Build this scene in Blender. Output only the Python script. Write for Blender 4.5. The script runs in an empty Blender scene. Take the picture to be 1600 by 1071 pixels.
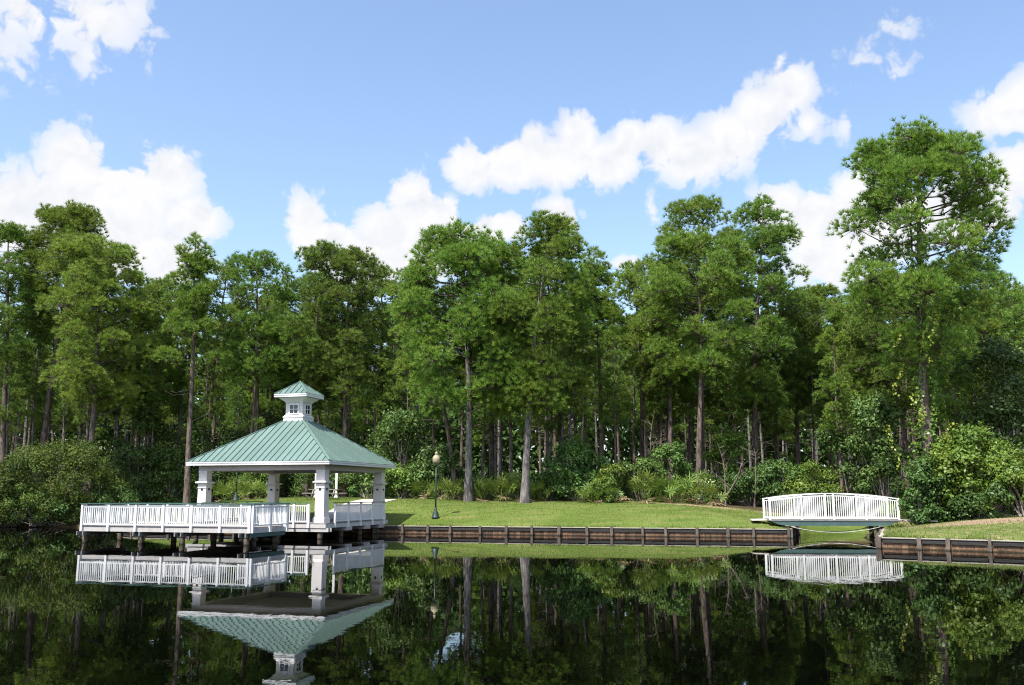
import bpy, bmesh, math, random
import numpy as np
from mathutils import Vector, Matrix
from mathutils.geometry import delaunay_2d_cdt

R = math.radians
SC = bpy.context.scene
COL = SC.collection

# ------------------------------------------------------------------ camera
F_PX, CAM_Z = 1450.0, 2.4                 # focal length in photograph pixels (1600 wide), eye height above the water
PITCH = math.atan((772 - 535.5) / F_PX)
cam_d = bpy.data.cameras.new('camera')
cam_d.sensor_width = 36.0
cam_d.lens = 36.0 * F_PX / 1600.0
cam_d.clip_start = 0.1
cam_d.clip_end = 6000
cam = bpy.data.objects.new('camera', cam_d)
COL.objects.link(cam)
cam.location = (0, 0, CAM_Z)
cam.rotation_euler = (R(90) + PITCH, 0, 0)
SC.camera = cam

# ------------------------------------------------------------------ sun, sky, exposure
SUN_TO = Vector((-0.36, -0.46, 1.0)).normalized()      # direction towards the sun: behind the camera, to the left, high
SUN_EL = math.asin(SUN_TO.z)
sun_d = bpy.data.lights.new('sun', 'SUN')
sun_d.energy = 4.2
sun_d.angle = R(0.55)
sun_d.color = (1.0, 0.955, 0.88)
sun = bpy.data.objects.new('sun', sun_d)
COL.objects.link(sun)
sun.location = SUN_TO * 200
sun.rotation_euler = SUN_TO.to_track_quat('Z', 'Y').to_euler()

SC.view_settings.view_transform = 'Standard'
SC.view_settings.look = 'None'
SC.view_settings.exposure = 0.9
SC.view_settings.gamma = 1.0
SC.view_settings.use_curve_mapping = False
SC.cycles.max_bounces = 5
SC.cycles.diffuse_bounces = 2
SC.cycles.glossy_bounces = 3
SC.cycles.transmission_bounces = 2
SC.cycles.use_denoising = True
SC.cycles.denoiser = 'OPENIMAGEDENOISE'
SC.cycles.denoising_input_passes = 'RGB_ALBEDO_NORMAL'
SC.cycles.denoising_prefilter = 'NONE'
SC.cycles.filter_width = 1.1
SC.cycles.sample_clamp_indirect = 8.0
SC.cycles.caustics_reflective = False
SC.cycles.caustics_refractive = False


def ray(px, py):
    """slopes (dx/dy, dz/dy) of the line of sight through a photograph pixel"""
    u, v = (px - 800) / F_PX, (535.5 - py) / F_PX
    yy = math.cos(PITCH) - v * math.sin(PITCH)
    return u / yy, (math.sin(PITCH) + v * math.cos(PITCH)) / yy


def at(px, py, Y):
    a, b = ray(px, py)
    return Vector((a * Y, Y, CAM_Z + b * Y))


world = bpy.data.worlds.new('World')
SC.world = world
world.use_nodes = True
wn, wl = world.node_tree.nodes, world.node_tree.links
wn.clear()


def wnode(kind, **kw):
    n = wn.new(kind)
    for k, v in kw.items():
        setattr(n, k, v)
    return n


def wmath(op, a, b=None, c=None, clamp=False):
    n = wn.new('ShaderNodeMath')
    n.operation = op
    n.use_clamp = clamp
    for i, s in enumerate((a, b, c)):
        if s is None:
            continue
        if isinstance(s, (int, float)):
            n.inputs[i].default_value = s
        else:
            wl.new(s, n.inputs[i])
    return n.outputs[0]


def wvec(op, a, b=None, c=None, out=0):
    n = wn.new('ShaderNodeVectorMath')
    n.operation = op
    for i, s in enumerate((a, b, c)):
        if s is None:
            continue
        if isinstance(s, tuple):
            n.inputs[i].default_value = s
        else:
            wl.new(s, n.inputs[i])
    return n.outputs[out]


def build_sky():
    sky = wnode('ShaderNodeTexSky', sky_type='NISHITA')
    sky.sun_disc = False
    sky.sun_elevation = SUN_EL
    sky.sun_rotation = math.atan2(SUN_TO.x, SUN_TO.y)
    sky.altitude = 0
    sky.air_density = 1.0
    sky.dust_density = 1.6
    sky.ozone_density = 1.6
    tc = wnode('ShaderNodeTexCoord')
    d = tc.outputs['Generated']
    sep = wnode('ShaderNodeSeparateXYZ')
    wl.new(d, sep.inputs[0])
    az = wmath('ARCTAN2', sep.outputs[0], sep.outputs[1])
    el = wmath('ARCSINE', sep.outputs[2])
    comb = wnode('ShaderNodeCombineXYZ')
    wl.new(az, comb.inputs[0])
    wl.new(el, comb.inputs[1])
    pol = comb.outputs[0]
    # heaps of cumulus: bearing and height of each billow (degrees), half-widths (degrees), weight
    PUFFS = []

    def puff(px, py, rx, ry, w=1.0):
        a, b = ray(px, py)
        k = 57.3 / F_PX
        PUFFS.append((math.degrees(math.atan(a)), math.degrees(math.atan(b / math.hypot(1, a))), rx * k, ry * k, w))
    for p in [(120, 262, 72, 78), (60, 320, 100, 70), (180, 320, 120, 90), (262, 275, 66, 58), (300, 345, 62, 55), (130, 380, 170, 85),
              (0, 345, 90, 60), (250, 400, 90, 60),
              (478, 350, 48, 62), (520, 385, 70, 60), (610, 365, 80, 62), (645, 325, 66, 72), (690, 345, 50, 62), (570, 410, 100, 60), (660, 395, 90, 60),
              (735, 262, 62, 52), (800, 255, 80, 55), (832, 225, 30, 38), (868, 255, 80, 55), (903, 215, 44, 58), (950, 255, 80, 50), (985, 222, 40, 48),
              (1030, 225, 50, 58), (1080, 245, 80, 55), (1140, 220, 74, 60), (1190, 178, 62, 62), (1232, 140, 58, 48), (1262, 195, 34, 34, .6), (1218, 98, 22, 34, .55),
              (780, 355, 62, 32), (875, 335, 52, 36), (740, 365, 46, 28), (1018, 330, 18, 34, .45), (985, 412, 50, 22, .6),
              (1215, 325, 62, 46), (1270, 345, 82, 62), (1300, 400, 92, 72), (1340, 310, 64, 56), (1390, 340, 90, 80), (1500, 330, 120, 70), (1585, 275, 72, 58),
              (1575, 175, 82, 42, .9), (1615, 165, 70, 62),
              (50, 10, 160, 84, .6), (150, 30, 110, 76, .6), (140, 88, 66, 58, .45), (10, 80, 100, 60, .36), (210, 15, 54, 50, .42),
              (1400, 40, 46, 56, .30), (1350, 95, 58, 30, .26), (1405, 110, 34, 26, .22), (1320, 200, 22, 42, .35)]:
        puff(*p)
    cur = None
    for a, e, rx, ry, w in PUFFS:
        sx, sy = 57.2958 / rx, 57.2958 / ry
        q = wvec('MULTIPLY_ADD', pol, (sx, sy, 0), (-R(a) * sx, -R(e) * sy, 0))
        ln = wvec('LENGTH', q, out=1)
        m = wmath('MULTIPLY_ADD', ln, -w, w)
        cur = m if cur is None else wmath('SMOOTH_MAX', cur, m, 0.22)

    def fbm(vec, scale, detail, rough, dist=0.0):
        n = wnode('ShaderNodeTexNoise')
        n.inputs['Scale'].default_value = scale
        n.inputs['Detail'].default_value = detail
        n.inputs['Roughness'].default_value = rough
        n.inputs['Distortion'].default_value = dist
        wl.new(vec, n.inputs['Vector'])
        return n.outputs['Fac']
    def billow(vec, scale, detail):
        n = wnode('ShaderNodeTexVoronoi', feature='F1', voronoi_dimensions='2D')
        n.normalize = False
        n.inputs['Scale'].default_value = scale
        n.inputs['Detail'].default_value = detail
        n.inputs['Roughness'].default_value = 0.55
        n.inputs['Lacunarity'].default_value = 2.3
        wl.new(vec, n.inputs['Vector'])
        return n.outputs['Distance']
    warp = wnode('ShaderNodeTexNoise', noise_dimensions='2D')
    warp.inputs['Scale'].default_value = 30.0
    warp.inputs['Detail'].default_value = 4
    wl.new(pol, warp.inputs['Vector'])
    dw = wvec('MULTIPLY_ADD', warp.outputs['Color'], (.030, .030, .030), wvec('ADD', pol, (-.015, -.015, -.015)))
    up = wvec('ADD', dw, (-.010, .014, 0))
    b1 = billow(dw, 24.0, 2)
    b2 = billow(up, 24.0, 1)
    big = fbm(d, 15.0, 6, 0.6)
    # the same weather goes on all round, beyond the bearings in view
    side = wnode('ShaderNodeMapRange', interpolation_type='SMOOTHSTEP')
    wl.new(wmath('ABSOLUTE', az), side.inputs['Value'])
    side.inputs['From Min'].default_value = 0.60
    side.inputs['From Max'].default_value = 0.85
    low = wmath('MULTIPLY_ADD', fbm(d, 3.2, 1, 0.5), 3.4, -1.75)
    cur = wmath('MAXIMUM', cur, wmath('MULTIPLY_ADD', side.outputs[0], 3.0, wmath('ADD', low, -3.0)))
    dens = wmath('ADD', wmath('MULTIPLY', cur, 1.15), wmath('MULTIPLY_ADD', big, 1.15, -0.22))
    dens = wmath('ADD', dens, wmath('MULTIPLY', b1, -0.62))
    mask = wnode('ShaderNodeMapRange', interpolation_type='SMOOTHSTEP')
    wl.new(dens, mask.inputs['Value'])
    mask.inputs['From Min'].default_value = 0.0
    mask.inputs['From Max'].default_value = 0.30
    # soft shading inside the heaps: lit towards the sun, faint blue-grey in the hollows and below
    sh = wmath('MULTIPLY_ADD', wmath('SUBTRACT', b2, b1), .42, 0.92)
    sh = wmath('ADD', sh, wmath('MULTIPLY_ADD', big, 0.7, -0.36), clamp=True)
    ramp = wnode('ShaderNodeMix', data_type='RGBA')
    wl.new(sh, ramp.inputs[0])
    ramp.inputs[6].default_value = (2.45, 2.70, 3.10, 1)
    ramp.inputs[7].default_value = (3.55, 3.55, 3.62, 1)
    mix = wnode('ShaderNodeMix', data_type='RGBA')
    wl.new(wmath('MULTIPLY', mask.outputs[0], wmath('MULTIPLY_ADD', cur, 1.25, 0.36, clamp=True)), mix.inputs[0])
    wl.new(sky.outputs[0], mix.inputs[6])
    wl.new(ramp.outputs[2], mix.inputs[7])
    bg = wnode('ShaderNodeBackground')
    bg.inputs['Strength'].default_value = 0.15
    wl.new(mix.outputs[2], bg.inputs['Color'])
    out = wnode('ShaderNodeOutputWorld')
    wl.new(bg.outputs[0], out.inputs['Surface'])


build_sky()
world.cycles.sampling_method = 'MANUAL'
world.cycles.sample_map_resolution = 256

# ------------------------------------------------------------------ materials
MATS = {}


class NT:
    def __init__(self, name):
        m = bpy.data.materials.new(name)
        m.use_nodes = True
        self.m, self.n, self.l = m, m.node_tree.nodes, m.node_tree.links
        self.n.clear()
        self.out = self.n.new('ShaderNodeOutputMaterial')
        MATS[name] = m

    def add(self, kind, ins=None, **kw):
        n = self.n.new(kind)
        for k, v in kw.items():
            setattr(n, k, v)
        for k, v in (ins or {}).items():
            if isinstance(v, bpy.types.NodeSocket):
                self.l.new(v, n.inputs[k])
            else:
                n.inputs[k].default_value = v
        return n

    def noise(self, vec, scale, detail=4, rough=.55, dist=0.0):
        return self.add('ShaderNodeTexNoise', {'Vector': vec, 'Scale': scale, 'Detail': detail, 'Roughness': rough, 'Distortion': dist}).outputs['Fac']

    def mix(self, f, a, b):
        n = self.add('ShaderNodeMix', {0: f, 6: a, 7: b}, data_type='RGBA')
        return n.outputs[2]

    def math(self, op, a, b=0.0, c=0.0, clamp=False):
        n = self.add('ShaderNodeMath', {0: a, 1: b, 2: c}, operation=op, use_clamp=clamp)
        return n.outputs[0]

    def ramp(self, v, lo, hi):
        return self.add('ShaderNodeMapRange', {'Value': v, 'From Min': lo, 'From Max': hi}, interpolation_type='SMOOTHSTEP').outputs[0]

    def coords(self, scale=(1, 1, 1), kind='Object'):
        tc = self.add('ShaderNodeTexCoord')
        mp = self.add('ShaderNodeMapping', {'Vector': tc.outputs[kind], 'Scale': scale})
        return mp.outputs[0]

    def pos(self, scale=(1, 1, 1)):
        g = self.add('ShaderNodeNewGeometry')
        mp = self.add('ShaderNodeMapping', {'Vector': g.outputs['Position'], 'Scale': scale})
        return mp.outputs[0]

    def finish(self, col, rough=.6, bump=None, bdist=.01, bstr=.5, metal=0.0, spec=.5):
        p = self.add('ShaderNodeBsdfPrincipled', {'Base Color': col, 'Roughness': rough, 'Metallic': metal, 'Specular IOR Level': spec})
        if bump is not None:
            b = self.add('ShaderNodeBump', {'Height': bump, 'Strength': bstr, 'Distance': bdist})
            self.l.new(b.outputs[0], p.inputs['Normal'])
        self.l.new(p.outputs[0], self.out.inputs['Surface'])
        return p


def c4(r, g, b):
    return (r, g, b, 1.0)


def mat_weathered(name, a, b, scale=2.0, stretch=(1, 1, 1), rough=.6, grain=0.0, spec=.4, metal=0.0, dirt=None, vary=0.0):
    t = NT(name)
    v = t.pos(stretch)
    n1 = t.noise(v, scale, 5, .6)
    col = t.mix(t.ramp(n1, .3, .7), a, b)
    if dirt:
        n2 = t.noise(t.pos((1, 1, .35)), 1.7, 6, .7)
        col = t.mix(t.math('MULTIPLY', t.ramp(n2, .52, .75), .6), col, dirt)
    if name in ('board_wood', 'post_wood', 'piling_wood'):      # wet, weedy tide line
        zz = t.add('ShaderNodeSeparateXYZ', {0: t.add('ShaderNodeNewGeometry').outputs['Position']}).outputs[2]
        wet = t.ramp(t.math('ADD', zz, t.math('MULTIPLY', t.noise(t.pos((3, 3, 3)), 1.5, 3), .10)), .135, .075)
        col = t.mix(t.math('MULTIPLY', wet, .85), col, c4(.018, .017, .010))
    if vary:
        oi = t.add('ShaderNodeObjectInfo')
        col = t.add('ShaderNodeHueSaturation', {'Color': col, 'Value': t.math('MULTIPLY_ADD', oi.outputs['Random'], vary, 1 - vary / 2)}).outputs[0]
    fine = t.noise(v, scale * 9, 3, .6)
    t.finish(col, t.math('MULTIPLY_ADD', n1, .2, rough - .1), fine if grain else None, grain or .01, .6, metal, spec)


mat_weathered('white_paint', c4(.76, .76, .76), c4(.82, .82, .81), 1.5, rough=.5, dirt=c4(.50, .50, .45), vary=.14)
mat_weathered('cream_siding', c4(.68, .63, .60), c4(.74, .69, .66), 1.2, rough=.6, dirt=c4(.6, .56, .53))
mat_weathered('shaded_siding', c4(.44, .41, .40), c4(.49, .455, .44), 1.2, rough=.65)  # beams: the cream siding again, with the shade under the eaves put into its colour
mat_weathered('roof_green', c4(.118, .184, .160), c4(.136, .206, .180), .6, rough=.42, spec=.45, dirt=c4(.11, .185, .155), vary=.16)
mat_weathered('roof_seam', c4(.075, .125, .108), c4(.085, .14, .12), .8, rough=.45)
mat_weathered('cap_green', c4(.045, .105, .085), c4(.07, .14, .115), 3, rough=.5)
mat_weathered('beam_teal', c4(.055, .105, .10), c4(.075, .13, .12), 2, rough=.5, dirt=c4(.08, .13, .11))
mat_weathered('deck_wood', c4(.22, .20, .185), c4(.30, .275, .255), 3, (1, 8, 1), rough=.75)
mat_weathered('fascia_wood', c4(.50, .48, .46), c4(.58, .555, .53), 3, (1, 1, 6), rough=.7, dirt=c4(.28, .26, .22), vary=.3)
mat_weathered('grey_timber', c4(.16, .16, .155), c4(.26, .255, .245), 4, (1, 1, 5), rough=.85, grain=.006)
mat_weathered('piling_wood', c4(.07, .055, .04), c4(.15, .12, .09), 5, (3, 3, .6), rough=.9, grain=.01)
mat_weathered('wale_wood', c4(.02, .02, .019), c4(.05, .048, .045), 4, (.6, .6, 6), rough=.85, grain=.006)
mat_weathered('post_wood', c4(.085, .068, .054), c4(.185, .155, .13), 4, (4, 4, .7), rough=.9, grain=.008, dirt=c4(.09, .07, .05), vary=.4)
mat_weathered('board_wood', c4(.12, .066, .038), c4(.235, .140, .085), 3.5, (3, 3, .7), rough=.9, grain=.008, dirt=c4(.07, .04, .026), vary=.7)
mat_weathered('cap_wood', c4(.33, .29, .235), c4(.46, .41, .34), 3, (.6, .6, 3), rough=.85)
mat_weathered('concrete', c4(.46, .42, .37), c4(.54, .50, .45), 2, rough=.85)
mat_weathered('pole_green', c4(.018, .040, .034), c4(.030, .055, .047), 4, rough=.4, spec=.5)
mat_weathered('dark_metal', c4(.012, .013, .014), c4(.02, .02, .02), 4, rough=.5)
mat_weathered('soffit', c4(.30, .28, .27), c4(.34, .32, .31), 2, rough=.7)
mat_weathered('pipe_white', c4(.38, .38, .35), c4(.46, .46, .43), 4, rough=.5)
mat_weathered('bark_grey', c4(.075, .065, .064), c4(.28, .25, .245), 2.2, (3.2, 3.2, .8), rough=.95, grain=.05, spec=.15)
mat_weathered('bark_brown', c4(.065, .05, .042), c4(.24, .185, .16), 2.2, (3.2, 3.2, .8), rough=.95, grain=.05, spec=.15)
mat_weathered('bark_dark', c4(.05, .042, .038), c4(.14, .115, .10), 2.2, (2, 2, 2), rough=.95, spec=.1)
mat_weathered('twig', c4(.16, .13, .115), c4(.30, .26, .235), 3, (2, 2, 2), rough=.95, spec=.1)
mat_weathered('house_wall', c4(.48, .50, .52), c4(.55, .56, .58), 1, rough=.7)
mat_weathered('house_roof', c4(.07, .068, .066), c4(.10, .096, .092), 2, rough=.9)

t = NT('globe')
p = t.finish(t.mix(t.noise(t.coords(), 6), c4(.34, .29, .19), c4(.42, .36, .24)), .35)
p.inputs['Subsurface Weight'].default_value = .15
p.inputs['Subsurface Radius'].default_value = (.1, .08, .04)

t = NT('glass_dark')
t.finish(t.mix(t.noise(t.coords(), 2), c4(.012, .016, .024), c4(.03, .036, .045)), .06, spec=.6)


def leaf_mat(name, a, b, c, transl=.30, rough=.5, spec=.35, dead=None):
    """foliage: colour varies leaf by leaf (a..b), patch by patch (towards c) and plant by plant"""
    t = NT(name)
    g = t.add('ShaderNodeNewGeometry')
    isl = g.outputs['Random Per Island']
    oi = t.add('ShaderNodeObjectInfo')
    col = t.mix(isl, a, b)
    patch = t.noise(t.pos(), .55, 3, .6)
    col = t.mix(t.math('MULTIPLY', t.ramp(patch, .38, .68), .65), col, c)
    if dead:
        col = t.mix(t.math('GREATER_THAN', isl, .965), col, dead)
    hsv = t.add('ShaderNodeHueSaturation', {'Color': col,
                'Hue': t.math('MULTIPLY_ADD', oi.outputs['Random'], .024, .488),
                'Value': t.math('MULTIPLY_ADD', oi.outputs['Random'], .34, .83)})
    col = hsv.outputs[0]
    p = t.add('ShaderNodeBsdfPrincipled', {'Base Color': col, 'Roughness': rough, 'Specular IOR Level': spec})
    tr = t.add('ShaderNodeBsdfTranslucent', {'Color': t.mix(.35, col, c4(.22, .30, .03))})
    mx = t.add('ShaderNodeMixShader', {0: transl, 1: p.outputs[0], 2: tr.outputs[0]})
    t.l.new(mx.outputs[0], t.out.inputs['Surface'])


leaf_mat('needles', c4(.100, .192, .030), c4(.215, .350, .056), c4(.280, .385, .060), .32, .5, .3, c4(.28, .16, .05))
leaf_mat('needles_pale', c4(.135, .225, .036), c4(.270, .390, .064), c4(.33, .415, .068), .32, .5, .3, c4(.28, .17, .06))
leaf_mat('needles_deep', c4(.084, .165, .030), c4(.180, .298, .050), c4(.225, .325, .054), .30, .5, .3, c4(.24, .13, .05))
leaf_mat('leaf_gloss', c4(.048, .105, .028), c4(.115, .205, .050), c4(.15, .245, .05), .18, .45, .28)
leaf_mat('leaf_bright', c4(.075, .15, .025), c4(.15, .25, .036), c4(.21, .29, .04), .24, .42, .35)
leaf_mat('leaf_vine', c4(.20, .28, .03), c4(.36, .40, .05), c4(.30, .36, .04), .32, .42, .4)
leaf_mat('leaf_olive', c4(.036, .074, .016), c4(.080, .128, .025), c4(.135, .165, .028), .18, .6, .15)
leaf_mat('leaf_dark', c4(.038, .082, .022), c4(.085, .155, .036), c4(.10, .17, .035), .15, .45, .3)
leaf_mat('leaf_far', c4(.035, .070, .022), c4(.070, .125, .034), c4(.08, .135, .034), .2, .9, .05)
leaf_mat('palmetto_leaf', c4(.045, .09, .018), c4(.22, .32, .06), c4(.24, .30, .06), .26, .4, .45)
leaf_mat('palmetto_dead', c4(.18, .13, .07), c4(.32, .25, .15), c4(.26, .19, .11), .15, .8, .1)
leaf_mat('grass_blade', c4(.082, .126, .024), c4(.148, .19, .040), c4(.175, .205, .055), .3, .5, .3)


def ground_mat():
    t = NT('ground')
    v = t.pos()
    n1 = t.noise(v, .22, 5, .6)
    n2 = t.noise(v, 2.6, 5, .65)
    n3 = t.noise(t.pos((1, 1, 1)), 22, 3, .7)
    g = t.mix(t.ramp(n1, .32, .68), c4(.088, .132, .024), c4(.132, .178, .042))
    g = t.mix(t.math('MULTIPLY', t.ramp(n2, .45, .75), .5), g, c4(.165, .20, .05))
    g = t.mix(t.math('MULTIPLY', t.ramp(n3, .35, .75), .45), g, c4(.055, .10, .015))
    nm = t.noise(t.pos((.5, 1.6, 1)), .75, 4, .65)
    g = t.mix(t.math('MULTIPLY', t.ramp(nm, .48, .68), .7), g, c4(.185, .180, .065))
    g = t.mix(t.math('MULTIPLY', t.ramp(nm, .47, .30), .6), g, c4(.055, .10, .017))
    d = t.mix(t.ramp(n2, .3, .7), c4(.25, .165, .105), c4(.36, .265, .185))
    d = t.mix(t.ramp(n3, .5, .8), d, c4(.17, .11, .065))
    f = t.mix(t.ramp(n2, .35, .7), c4(.055, .042, .022), c4(.11, .085, .045))
    f = t.mix(t.math('MULTIPLY', t.ramp(n1, .45, .7), .6), f, c4(.04, .07, .018))
    bare = t.add('ShaderNodeAttribute', attribute_name='bare').outputs['Fac']
    wood = t.add('ShaderNodeAttribute', attribute_name='wood').outputs['Fac']
    brk = t.math('MULTIPLY_ADD', n2, .9, -.45)
    col = t.mix(t.ramp(t.math('ADD', bare, brk), .35, .7), g, d)
    col = t.mix(t.ramp(t.math('ADD', wood, brk), .35, .65), col, f)
    t.finish(col, .95, t.math('ADD', n3, n2), .05, .7, spec=.1)


ground_mat()


def water_mat():
    t = NT('water')
    v = t.pos((1.0, .5, 1))
    n1 = t.noise(v, 1.1, 2, .5)
    n2 = t.noise(t.pos((1, .6, 1)), 5.5, 2, .5)
    calm = t.ramp(t.noise(t.pos((.5, 1.2, 1)), .09, 2, .5), .35, .7)
    h = t.math('ADD', t.math('MULTIPLY', n1, 1.0), t.math('MULTIPLY', n2, .22))
    h = t.math('MULTIPLY', h, t.math('MULTIPLY_ADD', calm, .8, .35))
    p = t.finish(c4(.0007, .0009, .0006), .008, h, .0026, 1.0, spec=.5)
    p.inputs['IOR'].default_value = 1.22


water_mat()

# ------------------------------------------------------------------ mesh helpers


def np_mesh(name, verts, polys, mat=None, smooth=False):
    """verts (n,3); polys: list of (m,k) index arrays"""
    me = bpy.data.meshes.new(name)
    verts = np.asarray(verts, dtype=np.float32)
    me.vertices.add(len(verts))
    me.vertices.foreach_set('co', verts.ravel())
    loops = np.concatenate([np.asarray(p, dtype=np.int32).ravel() for p in polys])
    tot = np.concatenate([np.full(len(p), p.shape[1], dtype=np.int32) for p in polys])
    start = np.concatenate([[0], np.cumsum(tot)[:-1]]).astype(np.int32)
    me.loops.add(len(loops))
    me.loops.foreach_set('vertex_index', loops)
    me.polygons.add(len(tot))
    me.polygons.foreach_set('loop_start', start)
    me.polygons.foreach_set('loop_total', tot)
    if smooth:
        me.polygons.foreach_set('use_smooth', np.ones(len(tot), dtype=bool))
    me.update(calc_edges=True)
    if mat:
        me.materials.append(MATS[mat])
    return me


class MB:
    """collects boxes, tubes, lathes and prisms into one mesh"""

    def __init__(self):
        self.v, self.f = [], []

    def add(self, vs, fs):
        o = len(self.v)
        self.v += [tuple(v) for v in vs]
        self.f += [tuple(i + o for i in f) for f in fs]
        return self

    def box(self, x0, x1, y0, y1, z0, z1, M=None):
        vs = [Vector((x, y, z)) for z in (z0, z1) for x, y in ((x0, y0), (x1, y0), (x1, y1), (x0, y1))]
        if M is not None:
            vs = [M @ v for v in vs]
        return self.add(vs, [(3, 2, 1, 0), (4, 5, 6, 7), (0, 1, 5, 4), (1, 2, 6, 5), (2, 3, 7, 6), (3, 0, 4, 7)])

    def frustum(self, h0, z0, h1, z1):
        vs = [(sx * h, sy * h, z) for h, z in ((h0, z0), (h1, z1)) for sx, sy in ((-1, -1), (1, -1), (1, 1), (-1, 1))]
        return self.add(vs, [(3, 2, 1, 0), (4, 5, 6, 7), (0, 1, 5, 4), (1, 2, 6, 5), (2, 3, 7, 6), (3, 0, 4, 7)])

    def beam(self, a, b, w, h, up=(0, 0, 1)):
        a, b = Vector(a), Vector(b)
        d = (b - a)
        L = d.length
        d.normalize()
        s = d.cross(Vector(up)).normalized()
        u = s.cross(d)
        M = Matrix((s, d, u)).transposed().to_4x4()
        M.translation = a
        return self.box(-w / 2, w / 2, 0, L, -h / 2, h / 2, M)

    def tube(self, pts, rad, n=8, caps=True):
        pts = [Vector(p) for p in pts]
        if isinstance(rad, (int, float)):
            rad = [rad] * len(pts)
        vs, fs = [], []
        prev = None
        for i, p in enumerate(pts):
            d = (pts[min(i + 1, len(pts) - 1)] - pts[max(i - 1, 0)]).normalized()
            if prev is None:
                s = d.cross(Vector((0.31, 0.95, 0.05))).normalized()
            else:
                s = (prev - d * prev.dot(d)).normalized()
            prev = s
            u = d.cross(s)
            for k in range(n):
                a = 2 * math.pi * k / n
                vs.append(p + (s * math.cos(a) + u * math.sin(a)) * rad[i])
        for i in range(len(pts) - 1):
            for k in range(n):
                a, b = i * n + k, i * n + (k + 1) % n
                fs.append((a, b, b + n, a + n))
        if caps:
            fs.append(tuple(range(n - 1, -1, -1)))
            fs.append(tuple(range((len(pts) - 1) * n, len(pts) * n)))
        return self.add(vs, fs)

    def lathe(self, prof, n=14, c=(0, 0)):
        vs, fs = [], []
        for r, z in prof:
            for k in range(n):
                a = 2 * math.pi * k / n
                vs.append((c[0] + r * math.cos(a), c[1] + r * math.sin(a), z))
        for i in range(len(prof) - 1):
            for k in range(n):
                a, b = i * n + k, i * n + (k + 1) % n
                fs.append((a, b, b + n, a + n))
        fs.append(tuple(range(n - 1, -1, -1)))
        fs.append(tuple(range((len(prof) - 1) * n, len(prof) * n)))
        return self.add(vs, fs)

    def prism(self, poly, ext):
        """polygon (3-D points) pushed along the vector ext"""
        n = len(poly)
        poly = [Vector(p) for p in poly]
        e = Vector(ext)
        vs = poly + [p + e for p in poly]
        fs = [tuple(range(n)), tuple(range(2 * n - 1, n - 1, -1))]
        fs += [(i, i + n, (i + 1) % n + n, (i + 1) % n) for i in range(n)]
        return self.add(vs, fs)

    def mesh(self, name, mat, smooth=False):
        me = bpy.data.meshes.new(name)
        me.from_pydata(self.v, [], self.f)
        bm = bmesh.new()
        bm.from_mesh(me)
        bmesh.ops.recalc_face_normals(bm, faces=bm.faces)
        bm.to_mesh(me)
        bm.free()
        if smooth:
            for p in me.polygons:
                p.use_smooth = True
        me.materials.append(MATS[mat])
        return me

    def build(self, name, mat, parent=None, smooth=False):
        return inst(name, self.mesh(name, mat, smooth), parent)


def inst(name, me, parent=None, loc=(0, 0, 0), rz=0.0, scale=None):
    o = bpy.data.objects.new(name, me)
    COL.objects.link(o)
    o.parent = parent
    o.location = loc
    if rz:
        o.rotation_euler = (0, 0, rz)
    if scale is not None:
        o.scale = scale if isinstance(scale, (tuple, list)) else (scale,) * 3
    return o


def thing(name, label, cat, loc=(0, 0, 0), rz=0.0, group=None):
    o = bpy.data.objects.new(name, None)
    COL.objects.link(o)
    o.empty_display_size = .3
    o.location = loc
    o.rotation_euler = (0, 0, rz)
    return tag(o, label, cat, group)


def tag(o, label, cat, group=None):
    o['label'] = label
    o['category'] = cat
    if group:
        o['group'] = group
    return o


def structure(o):
    o['kind'] = 'structure'
    return o


# ------------------------------------------------------------------ terrain and water
BULK_A = [(-26, 63.5), (-24, 62.0), (15.2, 52.0), (17.0, 56.6)]
BULK_B = [(20.9, 53.0), (16.45, 42.3), (21.2, 38.9), (31, 32.0)]
SHORE = ([(-1500, 120), (-150, 84), (-80, 76), (-50, 71.5), (-38, 70), (-32, 69.0), (-28.5, 66.5)] + BULK_A +
         [(18.6, 58.0), (21, 58.4), (22.6, 57.4), (22.6, 55.4)] + BULK_B + [(60, 16), (100, 4), (1500, -200)])
SH = np.array(SHORE, dtype=float)


def seg_dist(P, A, B):
    d = B - A
    t = np.clip(((P - A) @ d) / (d @ d), 0, 1)
    return np.hypot(*(P - (A + t[:, None] * d)).T)


def shore_dist(P):
    return np.min([seg_dist(P, SH[i], SH[i + 1]) for i in range(len(SH) - 1)], axis=0)


BULK_Z = 0.47
_walls = [np.array(BULK_A, float), np.array(BULK_B, float)]


def ground_z(P):
    P = np.atleast_2d(np.asarray(P, float))
    d = shore_dist(P)
    db = np.min([seg_dist(P, w[i], w[i + 1]) for w in _walls for i in range(len(w) - 1)], axis=0)
    base = np.where(db < d + .02, BULK_Z, .12 + (BULK_Z - .12) * np.clip(1 - (db - d) / 3, 0, 1))
    x, y = P[:, 0], P[:, 1]
    amp = 1.68 - .25 * np.clip((x - 2) / 12, 0, 1)
    sm = lambda q: np.clip(q, 0, 1) ** 2 * (3 - 2 * np.clip(q, 0, 1))
    low = np.maximum(sm((x - 16) / 5) * sm((61 - y) / 4), sm((-22 - x) / 6))
    z = base + amp * np.tanh(d / 7.2) * (1 - low) + 1.37 * (1 - np.exp(-d / 10.0)) * low
    z += .05 * np.sin(x * .31 + 1.3) * np.sin(y * .27) * np.clip(d / 6, 0, 1)
    z += .10 * np.exp(-((x - 24) ** 2 / 40 + (y - 48.5) ** 2 / 9))          # spoil mound on the right bank
    z += np.clip((d - 45) / 400, 0, 1) * 2.0
    return z


def edge_shift(px):
    """the wood edge bends towards the water in the middle of the lawn"""
    return float(np.interp(px, [0, 560, 640, 730, 960, 1090, 1190, 1300], [0, 0, -5, -10, -9.5, -6.5, -4, 0]))


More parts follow.
